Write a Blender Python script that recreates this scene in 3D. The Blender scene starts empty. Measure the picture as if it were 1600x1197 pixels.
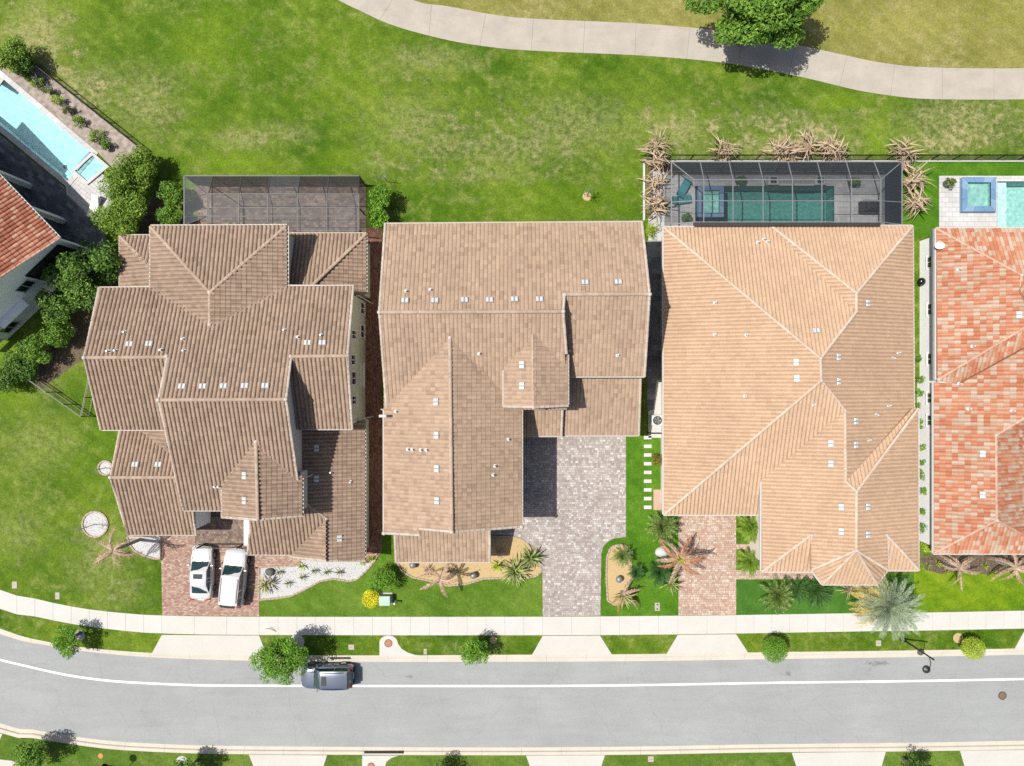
import bpy, bmesh, math, random
import numpy as np
from mathutils import Vector, Matrix, Quaternion, noise as mnoise
from mathutils.geometry import tessellate_polygon

R = math.radians
rnd = random.Random(7)
nrng = np.random.default_rng(11)
scene = bpy.context.scene

# ------------------------------------------------------------------ camera, sky, sun, exposure
CAM_H, FOC = 58.4, 1110.0            # drone height in metres, focal length in photo pixels (1600 wide)
cam_d = bpy.data.cameras.new('drone_camera')
cam_d.sensor_width = 36.0
cam_d.lens = 36.0 * FOC / 1600.0
cam_d.clip_start, cam_d.clip_end = 0.5, 3000.0
cam = bpy.data.objects.new('drone_camera', cam_d)
scene.collection.objects.link(cam)
cam.location = (0, 0, CAM_H)
scene.camera = cam

SUN_TRAVEL = Vector((0.47, -0.055, -1.0)).normalized()
sun_el = math.asin(-SUN_TRAVEL.z)
world = bpy.data.worlds.new('World')
scene.world = world
world.use_nodes = True
wn = world.node_tree
sky = wn.nodes.new('ShaderNodeTexSky')
sky.sky_type = 'NISHITA'
sky.sun_disc = False
sky.sun_elevation = sun_el
sky.sun_rotation = math.atan2(-SUN_TRAVEL.x, -SUN_TRAVEL.y) % (2 * math.pi)
sky.air_density, sky.dust_density, sky.ozone_density = 0.9, 3.0, 0.6
bg = wn.nodes['Background']
bg.inputs['Strength'].default_value = 0.076
wn.links.new(sky.outputs[0], bg.inputs['Color'])

sun_d = bpy.data.lights.new('sun', 'SUN')
sun_d.energy = 4.3
sun_d.angle = R(0.53)
sun_d.color = (1.0, 0.955, 0.88)
sun = bpy.data.objects.new('sun', sun_d)
scene.collection.objects.link(sun)
sun.rotation_euler = SUN_TRAVEL.to_track_quat('-Z', 'Y').to_euler()
sun.location = (-30, 5, 80)

scene.view_settings.view_transform = 'Standard'
scene.view_settings.look = 'None'
scene.view_settings.exposure = 0.5
scene.view_settings.gamma = 1.0
scene.view_settings.use_curve_mapping = False
scene.render.engine = 'CYCLES'
scene.cycles.use_denoising = False
scene.cycles.max_bounces = 8
scene.cycles.transparent_max_bounces = 16
scene.cycles.caustics_reflective = False
scene.cycles.caustics_refractive = False

# ------------------------------------------------------------------ pixel <-> place helpers
CX, CY = 800.0, 598.5
def W(px, py, z=0.0):
    k = (CAM_H - z) / FOC
    return Vector(((px - CX) * k, (CY - py) * k, z))
def wx(px, z=0.0): return (px - CX) * (CAM_H - z) / FOC
def wy(py, z=0.0): return (CY - py) * (CAM_H - z) / FOC

# ------------------------------------------------------------------ object helpers
def link(o):
    scene.collection.objects.link(o); return o
def tag(o, label=None, cat=None, group=None, kind=None):
    if label: o['label'] = label
    if cat: o['category'] = cat
    if group: o['group'] = group
    if kind: o['kind'] = kind
    return o
def thing(name, loc, label, cat, group=None, rz=0.0):
    o = bpy.data.objects.new(name, None)
    o.empty_display_size = 0.3
    o.location = loc; o.rotation_euler = (0, 0, rz)
    link(o); return tag(o, label, cat, group)
def put(o, parent, world=True):
    """parent o; when world is True its vertices are already in world coordinates"""
    o.parent = parent
    if world and parent is not None and parent.type == 'EMPTY':
        o.matrix_parent_inverse = (Matrix.Translation(parent.location) @ parent.rotation_euler.to_matrix().to_4x4()).inverted()
    return o
def mesh(name, verts, faces, mat, smooth=False):
    me = bpy.data.meshes.new(name)
    if isinstance(verts, np.ndarray): verts = verts.tolist()
    me.from_pydata([tuple(v) for v in verts], [], [tuple(int(i) for i in f) for f in faces])
    if mat is not None: me.materials.append(mat)
    if smooth: me.polygons.foreach_set('use_smooth', [True] * len(me.polygons))
    me.update()
    return me
def obj(name, me, parent=None, world=True, **kw):
    o = link(bpy.data.objects.new(name, me))
    if parent is not None: put(o, parent, world)
    return tag(o, **kw) if kw else o
def mobj(name, verts, faces, mat, parent=None, world=True, smooth=False, **kw):
    return obj(name, mesh(name, verts, faces, mat, smooth), parent, world, **kw)
def copy_tree(root, loc, rz=0.0, scale=1.0, label=None):
    r = root.copy(); link(r)
    r.location = loc; r.rotation_euler = (0, 0, rz); r.scale = (scale,) * 3
    if label: r['label'] = label
    for ch in root.children:
        c = ch.copy(); link(c); c.parent = r
        for g in ch.children:
            d = g.copy(); link(d); d.parent = c
    return r

class MB:
    """collects shapes into one mesh"""
    def __init__(s): s.v, s.f = [], []
    def add(s, verts, faces):
        n = len(s.v)
        s.v.extend([tuple(v) for v in verts]); s.f.extend([tuple(i + n for i in f) for f in faces])
        return s
    def box(s, x0, x1, y0, y1, z0, z1, bev=0.0):
        if bev <= 0:
            v = [(x, y, z) for z in (z0, z1) for y in (y0, y1) for x in (x0, x1)]
            f = [(0, 2, 3, 1), (4, 5, 7, 6), (0, 1, 5, 4), (2, 6, 7, 3), (0, 4, 6, 2), (1, 3, 7, 5)]
            return s.add(v, f)
        b = bev
        v = [(x0, y0, z0), (x1, y0, z0), (x1, y1, z0), (x0, y1, z0),
             (x0, y0, z1 - b), (x1, y0, z1 - b), (x1, y1, z1 - b), (x0, y1, z1 - b),
             (x0 + b, y0 + b, z1), (x1 - b, y0 + b, z1), (x1 - b, y1 - b, z1), (x0 + b, y1 - b, z1)]
        f = [(3, 2, 1, 0), (8, 9, 10, 11)] + [(a + o, (a + 1) % 4 + o, (a + 1) % 4 + o + 4, a + o + 4) for o in (0, 4) for a in range(4)]
        return s.add(v, f)
    def prism(s, poly, z0, z1):
        n = len(poly)
        v = [(p[0], p[1], z0) for p in poly] + [(p[0], p[1], z1) for p in poly]
        f = [(i, (i + 1) % n, (i + 1) % n + n, i + n) for i in range(n)]
        t = tessellate_polygon([[Vector((p[0], p[1], 0)) for p in poly]])
        f += [(a + n, b + n, c + n) for a, b, c in t] + [(c, b, a) for a, b, c in t]
        return s.add(v, f)
    def bar(s, p, q, w, h, up=Vector((0, 0, 1))):
        p, q = Vector(p), Vector(q); d = (q - p)
        if d.length < 1e-6: return s
        d.normalize(); u = d.cross(up)
        if u.length < 1e-4: u = Vector((1, 0, 0))
        u.normalize(); n = u.cross(d)
        v = [b + u * (a * w / 2) + n * (c * h / 2) for b in (p, q) for a, c in ((-1, -1), (1, -1), (1, 1), (-1, 1))]
        return s.add(v, [(0, 1, 2, 3), (7, 6, 5, 4), (0, 4, 5, 1), (1, 5, 6, 2), (2, 6, 7, 3), (3, 7, 4, 0)])
    def tube(s, pts, rad, seg=8, cap=True):
        pts = [Vector(p) for p in pts]; n0 = len(s.v)
        rad = rad if isinstance(rad, (list, tuple)) else [rad] * len(pts)
        prev = None
        for i, p in enumerate(pts):
            d = (pts[min(i + 1, len(pts) - 1)] - pts[max(i - 1, 0)]).normalized()
            if prev is None:
                u = d.orthogonal().normalized()
            else:
                u = (prev - d * prev.dot(d)).normalized()
            prev = u; w = d.cross(u)
            for k in range(seg):
                a = 2 * math.pi * k / seg
                s.v.append(tuple(p + (u * math.cos(a) + w * math.sin(a)) * rad[i]))
        for i in range(len(pts) - 1):
            for k in range(seg):
                a = n0 + i * seg + k; b = n0 + i * seg + (k + 1) % seg
                s.f.append((a, b, b + seg, a + seg))
        if cap:
            s.f.append(tuple(n0 + k for k in reversed(range(seg))))
            s.f.append(tuple(n0 + (len(pts) - 1) * seg + k for k in range(seg)))
        return s
    def lathe(s, prof, seg=16, c=(0, 0, 0), axis='z'):
        n0 = len(s.v); c = Vector(c)
        for r, h in prof:
            for k in range(seg):
                a = 2 * math.pi * k / seg
                x, y, z = r * math.cos(a), r * math.sin(a), h
                if axis == 'y': x, y, z = x, h, y
                s.v.append((c.x + x, c.y + y, c.z + z))
        for i in range(len(prof) - 1):
            for k in range(seg):
                a = n0 + i * seg + k; b = n0 + i * seg + (k + 1) % seg
                s.f.append((a, b, b + seg, a + seg))
        s.f.append(tuple(n0 + k for k in reversed(range(seg))))
        s.f.append(tuple(n0 + (len(prof) - 1) * seg + k for k in range(seg)))
        return s
    def build(s, name, mat, parent=None, world=True, smooth=False, **kw):
        return mobj(name, s.v, s.f, mat, parent, world, smooth, **kw)

# ------------------------------------------------------------------ materials
class NT:
    def __init__(s, name):
        s.m = bpy.data.materials.new(name); s.m.use_nodes = True
        s.t = s.m.node_tree; s.n = s.t.nodes
        s.b = s.n['Principled BSDF']; s.out = s.n['Material Output']
        s._pos = None
    def link(s, a, b): s.t.links.new(a, b)
    def new(s, t, **kw):
        n = s.n.new(t)
        for k, v in kw.items(): setattr(n, k, v)
        return n
    def pos(s):
        if s._pos is None: s._pos = s.new('ShaderNodeNewGeometry')
        return s._pos.outputs['Position']
    def island(s):
        s.pos(); return s._pos.outputs['Random Per Island']
    def noise(s, scale, detail=3.0, rough=0.55, vec=None, stretch=None, out='Fac'):
        n = s.new('ShaderNodeTexNoise'); n.inputs['Scale'].default_value = scale
        n.inputs['Detail'].default_value = detail; n.inputs['Roughness'].default_value = rough
        v = vec or s.pos()
        if stretch:
            mp = s.new('ShaderNodeMapping'); mp.inputs['Scale'].default_value = stretch
            s.link(v, mp.inputs['Vector']); v = mp.outputs[0]
        s.link(v, n.inputs['Vector'])
        return n.outputs[out]
    def math(s, op, a, b=None, clamp=False):
        n = s.new('ShaderNodeMath', operation=op, use_clamp=clamp)
        for i, x in enumerate((a, b)):
            if x is None: continue
            if isinstance(x, (int, float)): n.inputs[i].default_value = x
            else: s.link(x, n.inputs[i])
        return n.outputs[0]
    def remap(s, x, a, b, c=0.0, d=1.0, smooth=False):
        n = s.new('ShaderNodeMapRange'); n.clamp = True
        if smooth: n.interpolation_type = 'SMOOTHSTEP'
        s.link(x, n.inputs[0])
        for i, v in enumerate((a, b, c, d)): n.inputs[i + 1].default_value = v
        return n.outputs[0]
    def mix(s, f, a, b, mode='MIX'):
        n = s.new('ShaderNodeMix', data_type='RGBA', blend_type=mode)
        for sock, x in ((n.inputs[0], f), (n.inputs[6], a), (n.inputs[7], b)):
            if isinstance(x, (int, float)): sock.default_value = x
            elif isinstance(x, (tuple, list)): sock.default_value = (*x[:3], 1.0)
            else: s.link(x, sock)
        return n.outputs[2]
    def ramp(s, x, stops, const=False):
        n = s.new('ShaderNodeValToRGB')
        if const: n.color_ramp.interpolation = 'CONSTANT'
        e = n.color_ramp.elements
        while len(e) < len(stops): e.new(0.5)
        for k, (p, c) in enumerate(stops):
            e[k].position = p; e[k].color = (*c, 1.0)
        s.link(x, n.inputs[0]); return n.outputs[0]
    def bump(s, h, dist=0.02, strength=0.6):
        n = s.new('ShaderNodeBump'); n.inputs['Distance'].default_value = dist
        n.inputs['Strength'].default_value = strength
        s.link(h, n.inputs['Height']); s.link(n.outputs[0], s.b.inputs['Normal'])
    def done(s, col=None, rough=0.8, metal=0.0, spec=None):
        if col is not None:
            if isinstance(col, (tuple, list)): s.b.inputs['Base Color'].default_value = (*col[:3], 1)
            else: s.link(col, s.b.inputs['Base Color'])
        if isinstance(rough, (int, float)): s.b.inputs['Roughness'].default_value = rough
        else: s.link(rough, s.b.inputs['Roughness'])
        s.b.inputs['Metallic'].default_value = metal
        if spec is not None: s.b.inputs['Specular IOR Level'].default_value = spec
        return s.m

def plain(name, col, rough=0.7, metal=0.0, var=0.12, scale=3.0, spec=None, bump=0.0):
    t = NT(name)
    f = t.noise(scale, 4.0)
    k = t.remap(f, 0.3, 0.7, 1 - var, 1 + var)
    c = t.mix(1.0, col, (1, 1, 1), 'MULTIPLY')
    n = t.new('ShaderNodeVectorMath', operation='SCALE')
    t.link(c, n.inputs[0]); t.link(k, n.inputs['Scale'])
    if bump: t.bump(t.noise(scale * 9, 3.0), bump, 0.5)
    return t.done(n.outputs[0], rough, metal, spec)

def lin(r, g, b):
    f = lambda c: (c / 255 / 12.92) if c <= 10 else ((c / 255 + 0.055) / 1.055) ** 2.4
    return (f(r), f(g), f(b))
GAIN = 2.05     # what a level white sunlit surface returns, exposure included
def alb(r, g, b, k=1.0):
    """base colour of a level sunlit surface that the photograph shows as sRGB r, g, b"""
    return tuple(min(0.86, c / GAIN * k) for c in lin(r, g, b))

def piece_mat(name, stops, rough=0.85, fine=0.14, fscale=7.0, bump=0.004, macro=0.1):
    t = NT(name)
    c = t.ramp(t.island(), stops)
    k = t.remap(t.noise(fscale, 4.0, 0.65), 0.25, 0.75, 1 - fine, 1 + fine)
    k2 = t.remap(t.noise(0.35, 3.0), 0.3, 0.7, 1 - macro, 1 + macro)
    n = t.new('ShaderNodeVectorMath', operation='SCALE'); t.link(c, n.inputs[0]); t.link(t.math('MULTIPLY', k, k2), n.inputs['Scale'])
    t.bump(t.noise(40.0, 2.0), bump, 0.5)
    return t.done(n.outputs[0], rough, 0.0, 0.25)

def leaf_mat(name, stops, trans=0.3, rough=0.55, macro=0.25):
    t = NT(name)
    c = t.ramp(t.island(), [(p, tuple(min(.8, x * 1.55) for x in q)) for p, q in stops])
    k = t.remap(t.noise(1.3, 2.0), 0.3, 0.7, 1 - macro, 1 + macro)
    n = t.new('ShaderNodeVectorMath', operation='SCALE'); t.link(c, n.inputs[0]); t.link(k, n.inputs['Scale'])
    t.done(n.outputs[0], rough, 0.0, 0.35)
    tr = t.new('ShaderNodeBsdfTranslucent'); t.link(n.outputs[0], tr.inputs['Color'])
    mx = t.new('ShaderNodeMixShader'); mx.inputs[0].default_value = trans
    t.link(t.b.outputs[0], mx.inputs[1]); t.link(tr.outputs[0], mx.inputs[2]); t.link(mx.outputs[0], t.out.inputs['Surface'])
    return t.m

def grass_mat(name, dark, light, dry, dry_amt=0.5, spots=(), lush=(), stripe=None, fine=0.42):
    """spots / lush: (px, py, rx, ry, strength) worn or well-watered places in the turf"""
    t = NT(name)
    n1 = t.noise(0.11, 5.0, 0.62); n2 = t.noise(0.75, 6.0, 0.68); n3 = t.noise(2.3, 5.0, 0.75); n4 = t.noise(7.5, 4.0, 0.8)
    c = t.mix(t.remap(t.math('ADD', t.math('MULTIPLY', n1, 0.6), t.math('MULTIPLY', n2, 0.4)), 0.38, 0.62), dark, light)
    d = t.remap(t.math('ADD', t.math('MULTIPLY', n2, 0.55), t.math('MULTIPLY', t.noise(0.16, 4.0, 0.6, stretch=(1, 1.6, 1)), 0.45)), 0.50, 0.70, 0.0, dry_amt)
    def spotsum(lst, base):
        acc = base
        for (px, py, rx, ry, st) in lst:
            q = W(px, py)
            m = t.new('ShaderNodeVectorMath', operation='SUBTRACT'); t.link(t.pos(), m.inputs[0]); m.inputs[1].default_value = q
            mm = t.new('ShaderNodeVectorMath', operation='MULTIPLY'); t.link(m.outputs[0], mm.inputs[0]); mm.inputs[1].default_value = (19.0 / rx, 19.0 / ry, 0)
            ln = t.new('ShaderNodeVectorMath', operation='LENGTH'); t.link(mm.outputs[0], ln.inputs[0])
            wob = t.math('ADD', ln.outputs['Value'], t.math('MULTIPLY', t.math('SUBTRACT', n2, 0.5), 4.2))
            v = t.remap(wob, 0.0, 1.25, st, 0.0, True)
            acc = v if acc is None else t.math('ADD', acc, v)
        return acc
    d = t.math('MULTIPLY', spotsum(spots, d), t.remap(n3, 0.36, 0.60, 0.15, 1.25), True)
    if lush:
        l = t.math('MULTIPLY', spotsum(lush, None), t.remap(n2, 0.3, 0.6, 0.5, 1.0), True)
        c = t.mix(l, c, tuple(a * b for a, b in zip(light, (1.12, 1.22, 0.6))))
        d = t.math('MULTIPLY', d, t.math('SUBTRACT', 1.0, l, True))
    c = t.mix(d, c, dry)
    k = t.math('MULTIPLY', t.remap(n3, 0.28, 0.72, 1 - fine * .55, 1 + fine * .55), t.remap(n4, 0.3, 0.7, 1 - fine, 1 + fine))
    dp = t.new('ShaderNodeVectorMath', operation='DOT_PRODUCT'); t.link(t.pos(), dp.inputs[0])
    ang, per = stripe or (0.9, 1.25)
    dp.inputs[1].default_value = (math.cos(ang) * 6.283 / per, math.sin(ang) * 6.283 / per, 0)
    k = t.math('MULTIPLY', k, t.remap(t.math('SINE', t.math('ADD', dp.outputs['Value'], t.math('MULTIPLY', n1, 9.0))), -.6, .6, .955, 1.045))
    n = t.new('ShaderNodeVectorMath', operation='SCALE'); t.link(c, n.inputs[0]); t.link(k, n.inputs['Scale'])
    t.bump(t.math('ADD', t.math('MULTIPLY', n4, 0.6), n3), 0.07, 0.7)
    return t.done(n.outputs[0], 0.9, 0.0, 0.1)

def concrete_mat(name, col, var=0.08, stain=0.12, island=0.05):
    t = NT(name)
    k = t.remap(t.noise(0.6, 5.0, 0.6), 0.3, 0.7, 1 - var, 1 + var)
    k = t.math('MULTIPLY', k, t.remap(t.noise(14.0, 4.0, 0.7), 0.3, 0.7, 0.93, 1.07))
    k = t.math('MULTIPLY', k, t.remap(t.island(), 0, 1, 1 - island, 1 + island))
    st = t.remap(t.noise(0.9, 6.0, 0.7, stretch=(0.35, 1.0, 1)), 0.55, 0.75, 0.0, stain)
    n = t.new('ShaderNodeVectorMath', operation='SCALE'); n.inputs[0].default_value = col; t.link(k, n.inputs['Scale'])
    c = t.mix(st, n.outputs[0], tuple(x * y for x, y in zip(col, (0.5, 0.47, 0.43))))
    t.bump(t.noise(60.0, 2.0), 0.002, 0.4)
    return t.done(c, 0.85, 0.0, 0.2)

def thin_mat(name, col, opacity):
    """woven screen: part of the light passes straight through"""
    t = NT(name); t.done(col, 0.7)
    tr = t.new('ShaderNodeBsdfTransparent')
    mx = t.new('ShaderNodeMixShader'); mx.inputs[0].default_value = opacity
    t.link(tr.outputs[0], mx.inputs[1]); t.link(t.b.outputs[0], mx.inputs[2]); t.link(mx.outputs[0], t.out.inputs['Surface'])
    return t.m

def water_mat(name, tint, scale=1.6, rip=0.05):
    t = NT(name)
    tr = t.new('ShaderNodeBsdfTransparent')
    c = t.mix(t.remap(t.noise(scale * 2.2, 4.0, 0.6), 0.35, 0.65), tuple(x * 0.84 for x in tint), tuple(min(1, x * 1.12) for x in tint))  # mottled tint: caustic ripples of light put into the water colour
    t.link(c, tr.inputs['Color'])
    gl = t.new('ShaderNodeBsdfGlossy'); gl.inputs['Roughness'].default_value = 0.03
    bp = t.new('ShaderNodeBump'); bp.inputs['Distance'].default_value = rip; bp.inputs['Strength'].default_value = 0.5
    t.link(t.noise(scale, 3.0, 0.5), bp.inputs['Height']); t.link(bp.outputs[0], gl.inputs['Normal'])
    fr = t.new('ShaderNodeFresnel'); fr.inputs['IOR'].default_value = 1.33; t.link(bp.outputs[0], fr.inputs['Normal'])
    mx = t.new('ShaderNodeMixShader'); t.link(fr.outputs[0], mx.inputs[0])
    t.link(tr.outputs[0], mx.inputs[1]); t.link(gl.outputs[0], mx.inputs[2]); t.link(mx.outputs[0], t.out.inputs['Surface'])
    return t.m

M = {}
M['white'] = plain('white_paint', (0.74, 0.73, 0.70), 0.5, var=0.05)
M['mortar'] = plain('pale_mortar', alb(235, 225, 215), 0.8, var=0.1, scale=8)
M['black_metal'] = plain('black_metal', (0.012, 0.012, 0.013), 0.45, 0.3)
M['bronze'] = plain('bronze_aluminium', (0.045, 0.043, 0.042), 0.45, 0.4)
M['alum_grey'] = plain('grey_aluminium', (0.20, 0.21, 0.22), 0.45, 0.3)
M['glass'] = plain('window_glass', (0.012, 0.02, 0.02), 0.06, 0.0, 0.02, spec=0.8)
M['vent'] = plain('vent_metal', (0.50, 0.51, 0.51), 0.4, 0.1, 0.06)
M['vent_dark'] = plain('vent_slot', (0.24, 0.23, 0.22), 0.6, 0.1, 0.06)
M['bark'] = plain('bark', (0.14, 0.11, 0.08), 0.9, var=0.3, scale=6)
M['bark_grey'] = plain('grey_palm_trunk', (0.26, 0.24, 0.22), 0.9, var=0.3, scale=8)
# ------------------------------------------------------------------ laid pieces (tiles, pavers) clipped to an outline
def inside(poly, pts):
    x, y = pts[:, 0], pts[:, 1]
    r = np.zeros(len(pts), bool)
    n = len(poly)
    for i in range(n):
        (x0, y0), (x1, y1) = poly[i], poly[(i + 1) % n]
        c = (y0 > y) != (y1 > y)
        with np.errstate(divide='ignore', invalid='ignore'):
            xi = (x1 - x0) * (y - y0) / (y1 - y0 if y1 != y0 else 1e-12) + x0
        r ^= c & (x < xi)
    return r
def template(kind):
    """rows of (tu, tv, n, au, av): shares of the piece's size plus metres; quads"""
    if kind == 'paver':
        g, b = 0.004, 0.007
        v = [(0, 0, -.04, g, g), (1, 0, -.04, -g, g), (1, 1, -.04, -g, -g), (0, 1, -.04, g, -g),
             (0, 0, 0, g + b, g + b), (1, 0, 0, -g - b, g + b), (1, 1, 0, -g - b, -g - b), (0, 1, 0, g + b, -g - b)]
        f = [(4, 5, 6, 7)] + [(a, (a + 1) % 4, (a + 1) % 4 + 4, a + 4) for a in range(4)]
        return np.array(v, float), np.array(f)
    if kind == 'barrel':
        tu = [0, .07, .25, .50, .70, .82, .92, 1.0]; h = [-.012, .034, .082, .092, .066, .004, -.022, -.012]; lift, drop = .024, .03
    elif kind == 'sroll':
        tu = [0, .08, .26, .50, .70, .84, .93, 1.0]; h = [-.02, .024, .060, .068, .046, -.012, -.034, -.02]; lift, drop = .020, .03
    elif kind == 'low':
        tu = [0, .06, .28, .56, .78, .86, 1.0]; h = [-.012, .020, .030, .030, .022, -.014, -.012]; lift, drop = .020, .022
    elif kind == 'flat':
        tu = [0, .03, .5, .93, .955, 1.0]; h = [.012, .020, .022, .020, -.008, -.008]; lift, drop = .018, .024
    n = len(tu); v = []
    for tv, dh in ((0, 0.0), (1, lift), (1, lift - drop - .02)):
        v += [(a, tv, b + dh, 0, 0) for a, b in zip(tu, h)]
    f = [(r * n + i, r * n + i + 1, (r + 1) * n + i + 1, (r + 1) * n + i) for r in range(2) for i in range(n - 1)]
    return np.array(v, float), np.array(f)
TEMPL = {k: template(k) for k in ('paver', 'barrel', 'sroll', 'low', 'flat')}

def lay(rects, poly, kind, jit=0.003, tilt=0.0):
    """rects (n,4) u0 v0 du dv -> verts (m,3) in u,v,n and faces, clipped to the outline poly"""
    rects = np.asarray(rects, float); P = np.asarray(poly, float)
    rects = rects[(rects[:, 0] < P[:, 0].max()) & (rects[:, 0] + rects[:, 2] > P[:, 0].min()) & (rects[:, 1] < P[:, 1].max()) & (rects[:, 1] + rects[:, 3] > P[:, 1].min())]
    cs = [inside(poly, rects[:, :2] + rects[:, 2:] * np.array(o)) for o in ((0, 0), (1, 0), (1, 1), (0, 1))]
    # pieces crossed by an outline edge although every corner is in (or out)
    crossed = np.zeros(len(rects), bool)
    for i in range(len(P)):
        a, b = P[i], P[(i + 1) % len(P)]
        L = np.linalg.norm(b - a); k = max(2, int(L / 0.06))
        for s in a + (b - a) * np.linspace(0, 1, k)[:, None]:
            crossed |= (rects[:, 0] <= s[0]) & (rects[:, 0] + rects[:, 2] >= s[0]) & (rects[:, 1] <= s[1]) & (rects[:, 1] + rects[:, 3] >= s[1])
    full = cs[0] & cs[1] & cs[2] & cs[3] & ~crossed
    T, F = TEMPL[kind]
    def make(rs):
        n = len(rs)
        j = nrng.normal(0, jit, (n, 1)); 
        u = rs[:, 0:1] + T[None, :, 0] * rs[:, 2:3] + T[None, :, 3]
        v = rs[:, 1:2] + T[None, :, 1] * rs[:, 3:4] + T[None, :, 4]
        h = T[None, :, 2] + j + nrng.normal(0, tilt, (n, 1)) * (T[None, :, 0] - .5)
        vv = np.stack([u, v, h + 0 * u], -1).reshape(-1, 3)
        ff = (F[None] + (np.arange(n) * len(T))[:, None, None]).reshape(-1, F.shape[1])
        return vv, ff
    v1, f1 = make(rects[full])
    rest = rects[(crossed | cs[0] | cs[1] | cs[2] | cs[3]) & ~full]
    verts = [v1]; faces = [tuple(x) for x in f1.tolist()]
    if len(rest):
        v2, f2 = make(rest)
        me = bpy.data.meshes.new('tmp'); me.from_pydata(v2.tolist(), [], f2.tolist())
        bm = bmesh.new(); bm.from_mesh(me)
        for i in range(len(P)):
            a, b = P[i], P[(i + 1) % len(P)]
            nn = Vector((b[1] - a[1], a[0] - b[0], 0))
            if nn.length < 1e-6: continue
            bmesh.ops.bisect_plane(bm, geom=bm.verts[:] + bm.edges[:] + bm.faces[:], dist=1e-5, plane_co=(a[0], a[1], 0), plane_no=nn)
        cen = np.array([f.calc_center_median()[:2] for f in bm.faces])
        keep = inside(poly, cen)
        bmesh.ops.delete(bm, geom=[f for f, k in zip(bm.faces[:], keep) if not k], context='FACES')
        bm.verts.index_update()
        n0 = len(v1)
        verts.append(np.array([v.co[:] for v in bm.verts]).reshape(-1, 3))
        faces += [tuple(v.index + n0 for v in f.verts) for f in bm.faces]
        bm.free(); bpy.data.meshes.remove(me)
    return np.concatenate(verts), faces

def poly_area_orient(p):
    return sum(p[i][0] * p[(i + 1) % len(p)][1] - p[(i + 1) % len(p)][0] * p[i][1] for i in range(len(p)))
def sheet(name, outline, z, mat, holes=(), parent=None, thick=0.0, **kw):
    """flat sheet from world outline (and holes); thick > 0 adds its edge"""
    bm = bmesh.new()
    loops = [outline] + list(holes)
    es = []
    for lp in loops:
        vs = [bm.verts.new((p[0], p[1], z)) for p in lp]
        es += [bm.edges.new((vs[i], vs[(i + 1) % len(vs)])) for i in range(len(vs))]
    bmesh.ops.triangle_fill(bm, use_beauty=True, use_dissolve=False, edges=es, normal=(0, 0, 1))
    if holes:
        hs = [[(p[0], p[1]) for p in h] for h in holes]
        dele = []
        for f in bm.faces:
            c = f.calc_center_median()
            if any(inside(h, np.array([[c.x, c.y]]))[0] for h in hs): dele.append(f)
        if dele: bmesh.ops.delete(bm, geom=dele, context='FACES_ONLY')
    for f in bm.faces:
        if f.normal.z < 0: f.normal_flip()
    if thick > 0:
        be = [e for e in bm.edges if len(e.link_faces) == 1]
        r = bmesh.ops.extrude_edge_only(bm, edges=be)
        for v in [g for g in r['geom'] if isinstance(g, bmesh.types.BMVert)]: v.co.z -= thick
        bmesh.ops.recalc_face_normals(bm, faces=bm.faces[:])
        if sum(f.normal.z * f.calc_area() for f in bm.faces) < 0: bmesh.ops.reverse_faces(bm, faces=bm.faces[:])
    me = bpy.data.meshes.new(name); bm.to_mesh(me); bm.free(); me.materials.append(mat)
    return obj(name, me, parent, **kw)
def pxs(lst, z=0.0): return [W(a, b, z) for a, b in lst]
def curve_pts(lst, step=14.0):
    """smooth a pixel polyline (Catmull-Rom)"""
    out = []
    P = [Vector(p) for p in lst]
    for i in range(len(P) - 1):
        p0, p1, p2, p3 = P[max(i - 1, 0)], P[i], P[i + 1], P[min(i + 2, len(P) - 1)]
        n = max(1, min(14, int((p2 - p1).length / step)))
        for k in range(n):
            t = k / n
            out.append(0.5 * ((2 * p1) + (p2 - p0) * t + (2 * p0 - 5 * p1 + 4 * p2 - p3) * t * t + (3 * p1 - p0 - 3 * p2 + p3) * t ** 3))
    out.append(P[-1])
    return [(p.x, p.y) for p in out]
def yat(curve, x):
    for (x0, y0), (x1, y1) in zip(curve, curve[1:]):
        if x0 <= x <= x1: return y0 + (y1 - y0) * (x - x0) / max(1e-9, x1 - x0)
    return curve[-1][1] if x > curve[-1][0] else curve[0][1]

# ------------------------------------------------------------------ ground: curves read along the street
FL, FR = (-5200, -3100), (6500, 880)      # the street runs on beyond the frame
kerb_n = curve_pts([FL, (-700, 610), (-200, 896), (0, 982), (75, 1003), (125, 1011), (235, 1020), (400, 1023.5), (600, 1024), (800, 1023), (1000, 1022), (1200, 1019), (1600, 1013), (2600, 990), FR])
road_n = curve_pts([(-5205, -3085), (-705, 622), (-205, 907), (0, 992), (75, 1009.5), (125, 1018), (235, 1028), (400, 1033.5), (600, 1035), (800, 1035), (1000, 1034), (1200, 1031), (1600, 1024), (2600, 1001), (6500, 891)])
line_w = curve_pts([(-5230, -3035), (-730, 665), (-230, 946), (-60, 1014), (0, 1031), (50, 1043), (100, 1054), (150, 1061.5), (200, 1066), (300, 1070.5), (400, 1071.5), (800, 1072), (1000, 1070.5), (1200, 1067), (1600, 1061), (2600, 1038), (6500, 928)])
road_s = curve_pts([(-5300, -2900), (-800, 790), (-300, 1032), (0, 1132), (50, 1141), (100, 1149.5), (150, 1156.5), (200, 1161), (300, 1165.5), (400, 1167), (600, 1168.5), (800, 1169), (1000, 1167.5), (1200, 1164), (1600, 1158.5), (2600, 1136), (6500, 1026)])
kerb_s = curve_pts([(-5305, -2890), (-805, 801), (-305, 1043), (0, 1145), (50, 1153), (100, 1161), (150, 1168), (200, 1172.5), (300, 1177), (400, 1178.5), (600, 1179.5), (800, 1180), (1000, 1179), (1200, 1175.5), (1600, 1171), (2600, 1148), (6500, 1038)])
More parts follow.
